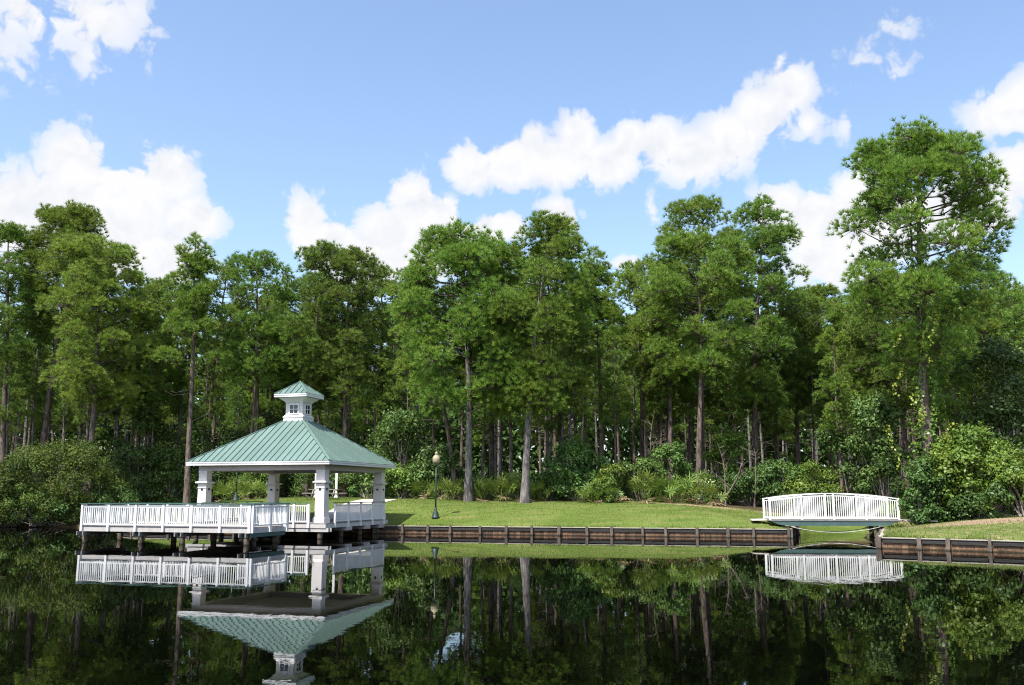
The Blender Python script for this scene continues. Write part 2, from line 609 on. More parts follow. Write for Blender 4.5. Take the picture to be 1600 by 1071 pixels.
def gz(x, y):
    return float(ground_z([(x, y)])[0])


LAWN_EDGE = np.array([(-60, 84), (-34, 80), (-22, 80), (-14, 77.5), (-8.2, 73.0), (-3.2, 67.2), (.9, 65.6), (7.1, 65.2), (12.8, 64.6), (16.9, 63.2), (19.5, 61.6),
                      (24.2, 60.0), (60, 58)])


def build_land():
    pts, edges = [], []
    dense = []
    for i in range(len(SHORE) - 1):
        a, b = Vector(SHORE[i]), Vector(SHORE[i + 1])
        n = max(1, int((b - a).length / 1.2)) if abs(a.x) < 200 and abs(b.x) < 200 else 6
        for k in range(n):
            dense.append(a.lerp(b, k / n))
    dense.append(Vector(SHORE[-1]))
    pts = list(dense)
    edges = [(i, i + 1) for i in range(len(dense) - 1)]
    ns = len(dense)
    hull = [(1500, 2600), (-1500, 2600)]
    for h in hull:
        pts.append(Vector(h))
    edges += [(ns - 1, ns), (ns, ns + 1), (ns + 1, 0)]
    rg = random.Random(1)
    cand = []
    for x in np.arange(-70, 70, 1.3):
        for y in np.arange(30, 100, 1.3):
            cand.append((x + rg.uniform(-.35, .35), y + rg.uniform(-.35, .35)))
    for x in np.arange(-300, 301, 14):
        for y in np.arange(20, 400, 14):
            if not (-72 < x < 72 and 28 < y < 101):
                cand.append((x, y))
    for x in np.arange(-1400, 1401, 200):
        for y in np.arange(450, 2500, 200):
            cand.append((x, y))
    cand = np.array(cand)
    poly = np.array([(p.x, p.y) for p in pts])

    def inside(Q):
        r = np.zeros(len(Q), bool)
        n = len(poly)
        for i in range(n):
            (x0, y0), (x1, y1) = poly[i], poly[(i + 1) % n]
            if y0 == y1:
                continue
            c = ((y0 > Q[:, 1]) != (y1 > Q[:, 1])) & (Q[:, 0] < (x1 - x0) * (Q[:, 1] - y0) / (y1 - y0) + x0)
            r ^= c
        return r
    keep = inside(cand) & (shore_dist(cand) > .6)
    pts += [Vector(c) for c in cand[keep]]
    V, E, Fc, *_ = delaunay_2d_cdt(pts, edges, [], 0, 1e-4)
    V2 = np.array([(v.x, v.y) for v in V])
    cen = np.array([V2[list(f)].mean(axis=0) for f in Fc])
    ok = inside(cen)
    faces = [tuple(f) for f, k in zip(Fc, ok) if k]
    Z = ground_z(V2)
    verts = [(x, y, z) for (x, y), z in zip(V2, Z)]
    # skirt down into the water along the shore
    for i in range(ns - 1):
        a, b = i, i + 1
        o = len(verts)
        for q in (a, b):
            verts.append((V2[q][0], V2[q][1], -1.3))
        faces.append((a, b, o + 1, o))
    me = bpy.data.meshes.new('ground')
    me.from_pydata(verts, [], faces)
    bm = bmesh.new()
    bm.from_mesh(me)
    bmesh.ops.recalc_face_normals(bm, faces=bm.faces)
    bm.to_mesh(me)
    bm.free()
    for p in me.polygons:
        p.use_smooth = True
    VV = np.array(verts)
    x, y = VV[:, 0], VV[:, 1]
    ey = np.interp(x, LAWN_EDGE[:, 0], LAWN_EDGE[:, 1])
    wood = np.clip((y - ey) / 2.5 + .5, 0, 1)
    right = (x > 20.5) & (y < 58)
    wood = np.where(right, np.clip((y - 49.5) / 2 + .5, 0, 1), wood)
    wood = np.where(x < -27.5, np.maximum(wood, .8), wood)
    bare = np.zeros(len(VV))
    for cx, cy, rx, ry, w in [(12.1, 62.4, 4.0, 1.2, .95), (24.5, 47.0, 4.6, 2.1, 1.1), (31, 45.5, 6, 2.2, 1.0), (19.0, 48.5, 1.2, 1.5, .5),
                              (7.5, 64.0, 2.5, .7, .6), (15.8, 62.0, 2.2, .9, .8)]:
        bare = np.maximum(bare, w * np.exp(-((x - cx) / rx) ** 2 - ((y - cy) / ry) ** 2))
    bare = np.maximum(bare, .62 * np.exp(-((y - ey) / 1.1) ** 2))
    bare = np.maximum(bare, np.where((x > 17) & (y < 51), .42, 0))
    for nm, arr in (('wood', wood), ('bare', bare)):
        at_ = me.attributes.new(nm, 'FLOAT', 'POINT')
        at_.data.foreach_set('value', arr.astype(np.float32))
    me.materials.append(MATS['ground'])
    structure(inst('ground', me))
    # the bank behind the camera
    b = MB()
    b.add([(-1500, -8, -1), (1500, -8, -1), (1500, -6, .6), (-1500, -6, .6), (1500, -1500, 1.2), (-1500, -1500, 1.2)],
          [(0, 1, 2, 3), (3, 2, 4, 5)])
    bo = b.build('near_bank', 'ground')
    structure(bo)


build_land()
wb = MB()
wb.add([(-1500, -8.6, 0), (1500, -8.6, 0), (1500, 130, 0), (-1500, 130, 0)], [(0, 1, 2, 3)])
structure(wb.build('water', 'water'))

# ------------------------------------------------------------------ bulkheads
RG = random.Random(11)


def bulkhead(label, line, posts_px=None, cat='retaining wall'):
    root = thing('timber_bulkhead', label, cat, (line[0][0], line[0][1], 0))
    o = Vector((line[0][0], line[0][1], 0))
    board = MB().box(-.135, .135, -.03, .03, -.8, .37).mesh('board', 'board_wood')
    post = MB().box(-.075, .075, -.08, .08, -1.0, .0).box(-.06, .06, -.065, .065, 0, .02).mesh('post', 'post_wood')
    for a, b in zip(line[:-1], line[1:]):
        a, b = Vector((*a, 0)), Vector((*b, 0))
        d = (b - a)
        L = d.length
        d.normalize()
        out = Vector((d.y, -d.x, 0))          # towards the water
        rz = math.atan2(d.y, d.x)
        n = int(L / .28)
        for i in range(n):
            p = a + d * ((i + .5) * L / n) + out * (.0 + RG.uniform(-.008, .008)) - o
            inst('board', board, root, (p.x, p.y, RG.uniform(-.01, .012)), rz + RG.uniform(-.01, .01), (L / n / .28 * .985, 1, 1))
        npost = max(1, round(L / 1.62))
        stops = [0]
        for i in range(1, npost):
            stops.append((i + RG.uniform(-.15, .15)) * L / npost)
        stops.append(L)
        for s in stops:
            p = a + d * s + out * .14 - o
            inst('post', post, root, (p.x, p.y, BULK_Z + .05 + RG.uniform(-.035, .05)), rz + RG.uniform(-.12, .12), (RG.uniform(.85, 1.2), 1, 1)).rotation_euler[1] = RG.uniform(-.05, .05)
        for s0, s1 in zip(stops[:-1], stops[1:]):
            w = MB().beam(a + d * (s0 + .11) + out * .065 - o + Vector((0, 0, .345)), a + d * (s1 - .11) + out * .065 - o + Vector((0, 0, .345 + RG.uniform(-.012, .012))), .06, .17)
            w.build('wale', 'wale_wood', root)
            w = MB().beam(a + d * (s0 + .004) + out * .02 - o + Vector((0, 0, .475)), a + d * (s1 - .004) + out * .02 - o + Vector((0, 0, .475 + RG.uniform(-.004, .004))), .22, .04)
            w.build('cap', 'cap_wood', root)
    return root


bulkhead('long weathered timber bulkhead with posts along the foot of the lawn', BULK_A)
bulkhead('short timber bulkhead with posts below the bare bank beyond the footbridge', BULK_B)

# ------------------------------------------------------------------ gazebo
YAW = R(-16.5)
GC = Vector((-12.91, 56.13, 0))
DZ = 0.84                                    # level of the deck
GU = Vector((math.cos(YAW), math.sin(YAW), 0))
GV = Vector((-math.sin(YAW), math.cos(YAW), 0))


def build_gazebo():
    g = thing('gazebo', 'open gazebo with green hipped metal roof, cupola and four pale columns over the pond', 'gazebo', GC, YAW)
    E, ZE, CUP, SL = 4.50, 4.20, .66, .655
    S = 3.72
    # columns
    plinth = MB().frustum(.345, DZ, .345, DZ + .24).frustum(.345, DZ + .24, .30, DZ + .34).mesh('plinth', 'cream_siding')
    shaft = MB().frustum(.288, DZ + .34, .262, 2.72).frustum(.285, 2.72, .285, 2.80).frustum(.265, 2.80, .27, 2.95).mesh('column', 'cream_siding')
    ledge = MB().frustum(.30, 2.95, .37, 3.01).frustum(.395, 3.01, .395, 3.085).frustum(.34, 3.085, .28, 3.12).mesh('ledge', 'cream_siding')
    upper = MB().frustum(.255, 3.12, .255, 3.60).frustum(.272, 3.60, .272, 3.70).mesh('upper_shaft', 'cream_siding')
    vent = MB().box(-.055, .055, -.035, .0, -.06, .06).mesh('light', 'dark_metal')
    for sx in (-1, 1):
        for sy in (-1, 1):
            c = inst('column', shaft, g, (sx * S, sy * S, 0))
            inst('plinth', plinth, c)
            inst('ledge', ledge, c)
            inst('upper_shaft', upper, c)
            for k in range(4):
                a = k * math.pi / 2
                n = Vector((math.sin(a), -math.cos(a), 0))
                inst('light', vent, c, (n.x * .264, n.y * .264, 2.66), a)
    # beams
    for k in range(4):
        L = S + .27 if k % 2 == 0 else S - .275
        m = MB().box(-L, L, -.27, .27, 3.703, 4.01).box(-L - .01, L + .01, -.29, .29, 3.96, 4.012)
        b = m.build('beam', 'shaded_siding', g)
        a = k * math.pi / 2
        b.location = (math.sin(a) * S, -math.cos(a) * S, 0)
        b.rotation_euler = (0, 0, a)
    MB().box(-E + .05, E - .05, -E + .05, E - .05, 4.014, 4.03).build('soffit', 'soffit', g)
    # roof: standing-seam panels on a thin deck
    roof = MB().add([(-E, -E, ZE - .06), (E, -E, ZE - .06), (E, E, ZE - .06), (-E, E, ZE - .06),
                     (-.3, -.3, ZE - .06 + (E - .3) * SL), (.3, -.3, ZE - .06 + (E - .3) * SL), (.3, .3, ZE - .06 + (E - .3) * SL), (-.3, .3, ZE - .06 + (E - .3) * SL)],
                    [(3, 2, 1, 0), (4, 5, 6, 7), (0, 1, 5, 4), (1, 2, 6, 5), (2, 3, 7, 6), (3, 0, 4, 7)]).build('roof', 'roof_seam', g)

    def panels(parent, E, ZE, top, SL, pitch):
        n = int(round(2 * E / pitch))
        zf = lambda y: ZE + (y + E) * SL
        nrm = Vector((0, -SL, 1)).normalized()
        for k in range(4):
            for j in range(n):
                x0, x1 = -E + j * 2 * E / n + .003, -E + (j + 1) * 2 * E / n - .003
                lo = -E
                pl = [(x0, lo), (x1, lo)]
                for x in (x1, x0):
                    pl.append((x, -max(abs(x), top)))
                if x0 < -top < x1:
                    pl.insert(3, (-top, -top))
                if x0 < top < x1:
                    pl.insert(3, (top, -top))
                pl2 = []
                for q in pl:
                    if not pl2 or (Vector(q) - Vector(pl2[-1])).length > 1e-3:
                        pl2.append(q)
                pts = [Vector((x, y, zf(y))) for x, y in pl2]
                m = MB().prism(pts, -nrm * .02)
                if j < n - 1:
                    xs = x1
                    y1 = -max(abs(xs), top)
                    a, b = Vector((xs, lo, zf(lo))), Vector((xs, y1, zf(y1)))
                    if (b - a).length > .1:
                        w = Vector((.012, 0, 0))
                        m.prism([a - w, a + w, b + w, b - w], nrm * .05)
                o = m.build('panel', 'roof_green', parent)
                o.rotation_euler = (0, 0, k * math.pi / 2)

    def hips(parent, E, ZE, top, SL, w):
        for k in range(4):
            a = Vector((-E, -E, ZE + .02))
            b = Vector((-top, -top, ZE + (E - top) * SL + .02))
            o = MB().beam(a, b, w, .05).build('hip_cap', 'roof_green', parent)
            o.rotation_euler = (0, 0, k * math.pi / 2)

    panels(roof, E, ZE, CUP, SL, .41)
    hips(roof, E, ZE, CUP, SL, .14)
    for k in range(4):
        LL = E if k % 2 == 0 else E - .045
        m = MB().box(-LL, LL, -E, -E + .04, 3.985, ZE - .035).box(-LL, LL, -E - .025, -E - .001, 4.10, ZE - .03)
        o = m.build('fascia', 'white_paint', roof)
        o.rotation_euler = (0, 0, k * math.pi / 2)
    # cupola
    z0 = ZE + (E - CUP) * SL                # 6.71
    cu = MB().frustum(.56, z0 - .3, .56, 7.98).build('cupola', 'cream_siding', g)
    MB().frustum(.65, z0 - .15, .65, z0 + .20).frustum(.68, z0 + .20, .68, z0 + .27).frustum(.66, z0 + .27, .58, z0 + .36).build('base_trim', 'white_paint', cu)
    MB().frustum(.58, 7.82, .66, 7.92).frustum(.68, 7.92, .90, 8.10).build('cornice', 'cream_siding', cu)
    for k in range(4):
        a = k * math.pi / 2
        w = MB()
        for s in (-1, 1):
            w.box(s * .30 - .035, s * .30 + .035, -.615, -.562, 7.10, 7.74)
        w.box(-.265, .265, -.615, -.562, 7.67, 7.74).box(-.265, .265, -.625, -.562, 7.10, 7.16)
        w.box(-.018, .018, -.605, -.571, 7.16, 7.67).box(-.265, -.018, -.605, -.571, 7.40, 7.43).box(.018, .265, -.605, -.571, 7.40, 7.43)
        o = w.build('window_frame', 'white_paint', cu)
        o.rotation_euler = (0, 0, a)
        for sx in (-1, 1):
            for z in (7.16, 7.43):
                xs = sorted((sx * .018, sx * .265))
                o = MB().box(xs[0], xs[1], -.585, -.562, z, z + .24).build('pane', 'glass_dark', cu)
                o.rotation_euler = (0, 0, a)
    EC, ZC, SC2 = 1.08, 8.33, .74
    cr = MB().frustum(EC - .02, 8.10, EC - .02, 8.13).frustum(EC - .02, ZC - .05, .02, ZC - .05 + (EC - .04) * SC2).build('cupola_roof', 'roof_seam', g)
    panels(cr, EC, ZC, .02, SC2, .39)
    hips(cr, EC, ZC, .02, SC2, .09)
    for k in range(4):
        LL = EC if k % 2 == 0 else EC - .045
        o = MB().box(-LL, LL, -EC, -EC + .04, 8.12, ZC - .03).box(-LL, LL, -EC - .025, -EC - .001, 8.23, ZC - .035).build('fascia', 'white_paint', cr)
        o.rotation_euler = (0, 0, k * math.pi / 2)
    MB().lathe([(.05, ZC + EC * SC2 - .05), (.06, ZC + EC * SC2), (.02, ZC + EC * SC2 + .05), (.004, ZC + EC * SC2 + .1)], 8).build('finial', 'roof_green', cr)
    return g


build_gazebo()

# ------------------------------------------------------------------ deck with railings on pilings


def railing(parent, p0, p1, bays, ends=(True, True), nbal=10, cap='cap_green', z=DZ):
    """white railing from p0 to p1 (local xy of the parent)"""
    a, b = Vector((*p0, 0)), Vector((*p1, 0))
    d = (b - a)
    L = d.length
    d.normalize()
    rz = math.atan2(d.y, d.x)
    M = Matrix.Translation(a) @ Matrix.Rotation(rz, 4, 'Z')
    m = MB()
    m.box(-.09, L + .09, -.085, .085, z + 1.055, z + 1.095, M)
    top = m.build('handrail', cap, parent)
    m = MB().box(0, L, -.022, .022, z + .90, z + .975, M).box(0, L, -.022, .022, z + .055, z + .115, M)
    m.build('rail', 'white_paint', top)
    post = MB().box(-.058, .058, -.058, .058, z - .26, z + 1.052)
    pm = post.mesh('post', 'white_paint')
    bm_ = MB().box(-.0175, .0175, -.0175, .0175, z + .115, z + .90).mesh('baluster', 'white_paint')
    for i in range(bays + 1):
        if (i == 0 and not ends[0]) or (i == bays and not ends[1]):
            continue
        p = a + d * (L * i / bays)
        inst('post', pm, top, p, rz)
    for i in range(bays):
        for k in range(nbal):
            s = L / bays * (i + (k + 1) / (nbal + 1))
            inst('baluster', bm_, top, a + d * s, rz)
    return top


def build_deck():
    g = thing('boardwalk_deck', 'white railed timber deck on pilings in front of the gazebo', 'deck', GC, YAW)
    X0, X1, Y0, Y1 = -5.5, 4.04, -11.14, -8.0
    WX0, WX1 = -1.7, 1.4
    GX, GY0, GY1 = 4.30, -4.30, 3.9
    # planks
    pl = MB()
    n = int((X1 - X0) / .145)
    for i in range(n):
        pl.box(X0 + i * .145 + .004, X0 + (i + 1) * .145 - .004, Y0, Y1, DZ - .04, DZ)
    k = 0
    y = Y1 + .01
    while y < GY0 - .01:
        pl.box(WX0, WX1, y, min(y + .137, GY0 - .005), DZ - .04, DZ)
        y += .145
    y = GY0
    while y < GY1:
        pl.box(-GX, GX, y, y + .137, DZ - .04, DZ - .001)
        y += .145
    d = pl.build('decking', 'deck_wood', g)
    d['kind'] = 'stuff'
    # fascia boards (set inside the posts)
    fas = [((X0, Y0), (X1, Y0)), ((X1, Y0), (X1, Y1)), ((X1, Y1), (WX1, Y1)), ((WX1, Y1), (WX1, GY0)), ((WX1, GY0), (GX, GY0)), ((GX, GY0), (GX, GY1)),
           ((-GX, GY1), (-GX, GY0)), ((-GX, GY0), (WX0, GY0)), ((WX0, GY0), (WX0, Y1)), ((WX0, Y1), (X0, Y1)), ((X0, Y1), (X0, Y0))]
    for a, b in fas:
        a3, b3 = Vector((*a, DZ - .155)), Vector((*b, DZ - .155))
        dd = (b3 - a3).normalized()
        inn = Vector((-dd.y, dd.x, 0)) * .03
        MB().beam(a3 + inn + dd * .025, b3 + inn - dd * .025, .04, .22).build('fascia', 'fascia_wood', g)
    # stringers and cross beams over pilings
    pil = MB().lathe([(.15, -1.4), (.145, 0), (.14, .12), (.135, .50)], 12).mesh('piling', 'piling_wood', True)
    for xs in (-5.55, -2.25, .1, 3.62):
        for s in (-.175, .175):
            MB().beam((xs + s, Y0 - .12, .475), (xs + s, Y1 + .12, .475), .06, .2).build('cross_beam', 'grey_timber', g)
        for ys in (Y0 + .28, Y1 - .3):
            inst('piling', pil, g, (xs, ys, 0), RG.uniform(0, 6), (RG.uniform(.9, 1.1), RG.uniform(.9, 1.1), 1))
    for ys in (Y0 + .07, (Y0 + Y1) / 2, Y1 - .07):
        MB().beam((X0 + .08, ys, .59), (X1 - .08, ys, .59), .05, .02).build('joist', 'grey_timber', g)
    MB().box(X1 - .09, X1 - .03, Y0 + .05, Y1, .38, .57).build('side_beam', 'beam_teal', g)
    for ys in (-4.05, -1.6, .8, 2.8):
        for s in (-.175, .175):
            MB().beam((-GX - .1, ys + s, .475), (GX + .14, ys + s, .475), .06, .2).build('cross_beam', 'fascia_wood', g)
        for xs in (-3.9, -1.3, 1.3, 3.85):
            inst('piling', pil, g, (xs, ys, 0), RG.uniform(0, 6), (RG.uniform(.9, 1.1), RG.uniform(.9, 1.1), 1))
    for ys in (-6.1,):
        for xs in (WX0 + .35, WX1 - .35):
            inst('piling', pil, g, (xs, ys, 0))
        MB().beam((WX0 - .1, ys, .475), (WX1 + .1, ys, .475), .06, .2).build('cross_beam', 'grey_timber', g)
    # railings
    o = .035
    railing(g, (X0 - o, Y0 - o), (X1 + o - .13, Y0 - o), 6, nbal=12)
    railing(g, (X1 + o, Y0 - o + .06), (X1 + o, Y1 + o), 2, nbal=12)
    railing(g, (X0 - o, Y0 + .12), (X0 - o, Y1 + o), 2, nbal=12)
    railing(g, (X0 + .09, Y1 + o), (WX0 - o, Y1 + o), 3, nbal=12)
    railing(g, (WX1 + o, Y1 + o), (X1 - .09, Y1 + o), 2, nbal=9)
    railing(g, (WX0 - o, Y1 + .15), (WX0 - o, GY0 - .1), 3, nbal=8)
    railing(g, (WX1 + o, Y1 + .15), (WX1 + o, GY0 - .1), 3, nbal=8)
    railing(g, (WX1 + .1, GY0 - o), (3.27, GY0 - o), 2, nbal=6)
    railing(g, (-3.27, GY0 - o), (WX0 - .1, GY0 - o), 1, nbal=9)
    railing(g, (GX + o - .05, -3.22), (GX + o - .05, 3.25), 4, nbal=12)
    railing(g, (-GX - o + .05, -3.22), (-GX - o + .05, 3.25), 4, nbal=12)
    return g


build_deck()

# ------------------------------------------------------------------ footbridge
def build_bridge():
    root = thing('footbridge', 'small white footbridge with arched handrail over the inlet', 'footbridge', (18.05, 53.6, 0), R(-5))
    L, W, ZD = 3.55, .95, 1.0
    gird = [(-L, ZD - .10), (L, ZD - .10), (L - .55, ZD - .30), (L - 1.0, ZD - .36), (-L + 1.0, ZD - .36), (-L + .55, ZD - .30)]
    for s in (-1, 1):
        MB().prism([(x, s * W - .05, z) for x, z in gird], (0, .10, 0)).build('girder', 'beam_teal', root)
    MB().box(-L - .02, L + .02, -W - .08, W + .08, ZD - .098, ZD - .03).build('edge_board', 'grey_timber', root)
    n = int(2 * L / .15)
    pm = MB().box(-.07, .07, -W - .04, W + .04, ZD - .028, ZD).mesh('plank', 'deck_wood')
    for i in range(n):
        inst('plank', pm, root, (-L + (i + .5) * 2 * L / n, 0, 0))
    top = lambda x: ZD + 1.12 + .30 * (1 - (x / L) ** 2)
    for s in (-1, 1):
        y = s * W
        pts = [(-L + i * 2 * L / 20) for i in range(21)]
        m = MB()
        for a, b in zip(pts[:-1], pts[1:]):
            m.beam((a - .005, y, top(a)), (b + .005, y, top(b)), .075, .055)
            m.beam((a, y, top(a) - .13), (b, y, top(b) - .13), .04, .045)
        hr = m.build('handrail', 'white_paint', root)
        MB().box(-L, L, y - .03, y + .03, ZD + .03, ZD + .10).build('bottom_rail', 'white_paint', hr)
        for i in range(5):
            x = -L + .05 + i * (2 * L - .1) / 4
            MB().box(x - .05, x + .05, y - .045, y + .045, ZD - .06, top(x) - .03).build('post', 'white_paint', hr)
        for k in range(60):
            x = -L + (k + 1) * 2 * L / 61
            if min(abs(x - (-L + .05 + i * (2 * L - .1) / 4)) for i in range(5)) < .065:
                continue
            bal = MB().box(-.0165, .0165, -.0165, .0165, 0, 1)
            me = bpy.data.meshes.get('bridge_baluster') or bal.mesh('bridge_baluster', 'white_paint')
            inst('baluster', me, hr, (x, y, ZD + .10), 0, (1, 1, top(x) - .15 - ZD - .10))
    # bents: pile caps and posts at the banks
    for x in (-2.6, 2.45):
        for y in (-.7, .7):
            MB().lathe([(.14, -1.3), (.13, .5), (.13, .62)], 10).build('piling', 'post_wood', root, True).location = (x, y, 0)
        MB().box(x - .1, x + .1, -1.15, 1.15, .622, .66).build('pile_cap', 'grey_timber', root)
    MB().beam((2.3, -.8, .55), (1.3, -.8, -.3), .06, .08).build('brace', 'piling_wood', root)
    pts = []
    for i in range(17):
        t_ = i / 16
        pts.append((-2.4 + t_ * 4.8, -1.16, .60 - .31 * math.sin(math.pi * t_) ** .8))
    MB().tube(pts, .02, 6).build('sagging_pipe', 'pipe_white', root, True)
    pts = [(x, y + 1.5, z - .02) for x, y, z in pts]
    MB().tube(pts, .016, 6).build('sagging_pipe', 'pipe_white', root, True)
    # approach slabs
    return root


build_bridge()

# approach walk on the lawn side of the footbridge
def sheet(name, pts, mat, lift=.012, th=.09):
    vs = [(x, y, gz(x, y) + lift) for x, y in pts]
    n = len(vs)
    m = MB().add(vs + [(x, y, z - th) for x, y, z in vs], [tuple(range(n)), tuple(range(2 * n - 1, n - 1, -1))] + [(i, i + n, (i + 1) % n + n, (i + 1) % n) for i in range(n)])
    return structure(m.build(name, mat))


w = [(15.0, 54.9), (14.4, 55.0), (14.35, 53.9), (14.9, 53.75)]
m = MB().prism([(15.03, 55.15, .985), (13.9, 55.3, .955), (13.65, 53.75, .955), (14.72, 53.45, .985)], (0, 0, -.07))
structure(m.build('path', 'concrete'))
m = MB().prism([(22.0, 53.9, .985), (21.75, 52.2, .985), (23.4, 51.9, .95), (23.6, 53.6, .95)], (0, 0, -.07))
structure(m.build('path', 'concrete'))


def gworld(x, y, z=0):
    p = GC + GU * x + GV * y
    return Vector((p.x, p.y, z))


# concrete walk from the back of the gazebo over the lawn
pts_l, pts_r = [], []
for i in range(9):
    s = i / 8
    c = gworld(.6 - 1.2 * s, 3.95 + 9.5 * s)
    pts_l.append(c - GU * 1.4)
    pts_r.append(c + GU * 1.4)
m = MB()
for i in range(8):
    q = [pts_l[i], pts_r[i], pts_r[i + 1], pts_l[i + 1]]
    m.add([(p.x, p.y, max(gz(p.x, p.y) + .03, DZ - .02 - .0 * i)) for p in q], [(0, 1, 2, 3)])
structure(m.build('path', 'concrete'))

# ------------------------------------------------------------------ lamps, picnic table, posts


def lamp(label, x, y, h=4.0):
    r = thing('street_lamp', label, 'lamp post', (x, y, gz(x, y) - .02), 0, 'lamp posts on the lawn')
    MB().lathe([(.25, 0), (.25, .10), (.22, .14), (.19, .30), (.12, .46), (.085, .60), (.075, .66)], 12).build('base', 'pole_green', r, True)
    MB().lathe([(.055, .66), (.043, 1.8), (.038, h - .80)], 10).build('pole', 'pole_green', r, True)
    MB().lathe([(.06, h - .80), (.10, h - .76), (.13, h - .70), (.10, h - .68), (.12, h - .64)], 12).build('collar', 'pole_green', r, True)
    MB().lathe([(.12, h - .64), (.19, h - .60), (.232, h - .50), (.24, h - .36), (.225, h - .24), (.17, h - .17)], 16).build('globe', 'globe', r, True)
    MB().lathe([(.175, h - .172), (.15, h - .13), (.075, h - .10), (.06, h - .06), (.10, h - .02), (.10, h + .03), (.05, h + .07), (.02, h + .12)], 12).build('finial', 'globe', r, True)


c = at(680.5, 813, 59.0)
lamp('green lamp post with cream globe standing alone on the lawn by the bulkhead', c.x, 59.0, 4.05)
c = at(368, 790, 72)
lamp('green lamp post seen through the gazebo, its globe hidden by the roof', c.x, 72, 4.0)


def picnic_table():
    c = at(508, 775, 71.0)
    r = thing('picnic_table', 'pale wooden picnic table on the lawn behind the gazebo', 'picnic table', (c.x, c.y, gz(c.x, c.y)), R(-14))
    for i in range(4):
        MB().box(-1.2, 1.2, -.36 + i * .185, -.36 + i * .185 + .17, .72, .76).build('plank', 'cap_wood', r)
    for s in (-1, 1):
        y = s * .78
        MB().box(-1.45, 1.45, y - .14, y + .14, .43, .47).build('bench', 'cap_wood', r)
    for x in (-.85, .85):
        MB().beam((x, -.62, 0), (x, -.25, .70), .05, .10).beam((x, .62, 0), (x, .25, .70), .05, .10).build('leg', 'cap_wood', r)
        MB().box(x + .03, x + .08, -.85, .85, .34, .42).build('bench_support', 'cap_wood', r)
        MB().box(x + .03, x + .08, -.35, .35, .64, .715).build('top_support', 'cap_wood', r)


picnic_table()
for px, lab in ((493, 'pale square post behind the picnic table, further from the lamp'), (525, 'pale square post behind the picnic table, nearer the lamp')):
    c = at(px, 782, 74.5)
    r = thing('shelter_post', lab, 'post', (c.x, c.y, gz(c.x, c.y) - .02), 0, 'posts by the picnic table')
    MB().box(-.09, .09, -.09, .09, 0, 3.2).build('shaft', 'white_paint', r)
    MB().box(-.13, .13, -.13, .13, 3.2, 3.26).frustum(.12, 3.26, .02, 3.34).build('cap', 'white_paint', r)
    MB().box(-.14, .14, -.14, .14, 0, .18).build('base', 'white_paint', r)

# ------------------------------------------------------------------ plant meshes (numpy)


def unit(v):
    return v / np.maximum(np.linalg.norm(v, axis=-1, keepdims=True), 1e-9)


def rand_dirs(rng, n):
    return unit(rng.normal(size=(n, 3)))


def tufts(rng, C, D, blades, length, width):
    """bursts of needles: centres C, axis D -> triangle soup"""
    n = len(C)
    d = unit(D[:, None, :] * 1.35 + rand_dirs(rng, n * blades).reshape(n, blades, 3))
    ln = length * rng.uniform(.7, 1.15, size=(n, blades, 1))
    side = unit(np.cross(d, rand_dirs(rng, n * blades).reshape(n, blades, 3))) * (width * .5)
    base = C[:, None, :] + d * .03
    tip = C[:, None, :] + d * ln + np.array([0, 0, -.05]) * ln
    v = np.stack([base - side, base + side, tip], axis=2).reshape(-1, 3)
    f = np.arange(len(v)).reshape(-1, 3)
    return v, f


def prisms(A, B, ra, rb, n=3):
    """thin tapered sticks from points A to points B"""
    d = unit(B - A)
    s = unit(np.cross(d, np.array([.3, .2, .93])))
    u = np.cross(d, s)
    rings = []
    for P, r in ((A, ra), (B, rb)):
        for k in range(n):
            a = 2 * math.pi * k / n
            rings.append(P + (s * math.cos(a) + u * math.sin(a)) * np.asarray(r).reshape(-1, 1))
    v = np.stack(rings, axis=1)                      # (m, 2n, 3)
    m = len(A)
    f = []
    for k in range(n):
        f.append([k, (k + 1) % n, n + (k + 1) % n, n + k])
    f = (np.array(f)[None] + (np.arange(m) * 2 * n)[:, None, None]).reshape(-1, 4)
    return v.reshape(-1, 3), f


def leaves(rng, C, N, size, aspect=.5):
    """diamond leaves at C with rough normals N"""
    n = len(C)
    nn = unit(N + rng.normal(size=(n, 3)) * .55)
    a = unit(np.cross(nn, rand_dirs(rng, n)))
    b = np.cross(nn, a)
    s = size * rng.uniform(.6, 1.3, size=(n, 1))
    L, W = a * s * .5, b * s * .5 * aspect
    fold = nn * s * .10
    v = np.stack([C - L, C + W + fold, C + L, C - W + fold], axis=1).reshape(-1, 3)
    f = np.arange(len(v)).reshape(-1, 4)
    return v, f


def join(parts):
    vs, fs, o = [], {}, 0
    for v, f in parts:
        vs.append(v)
        fs.setdefault(f.shape[1], []).append(f + o)
        o += len(v)
    return np.concatenate(vs), [np.concatenate(x) for x in fs.values()]


def trunk_line(rng, H, lean=(0, 0), wob=.35, n=12):
    t_ = np.linspace(0, 1, n)
    ph = rng.uniform(0, 6.28, 4)
    x = lean[0] * t_ ** 1.2 + wob * np.sin(t_ * 3.1 + ph[0]) * t_ + .3 * wob * np.sin(t_ * 8 + ph[1]) * t_
    y = lean[1] * t_ ** 1.2 + wob * np.sin(t_ * 3.4 + ph[2]) * t_
    return np.stack([x - x[0], y - y[0], t_ * H], axis=1)


def trunk_mesh(P, r0, r1, bark, extra=None, sides=9):
    n = len(P)
    t_ = np.linspace(0, 1, n)
    rad = r0 * (1 - t_) ** .95 + r1
    rad[0] *= 1.35
    m = MB().tube([tuple(p) for p in P], list(rad), sides)
    v = np.array(m.v)
    quads = np.array([f for f in m.f if len(f) == 4])
    parts = [(v, quads)]
    if extra:
        parts += extra
    V, Fs = join(parts)
    return np_mesh('trunk', V, Fs, bark, True)


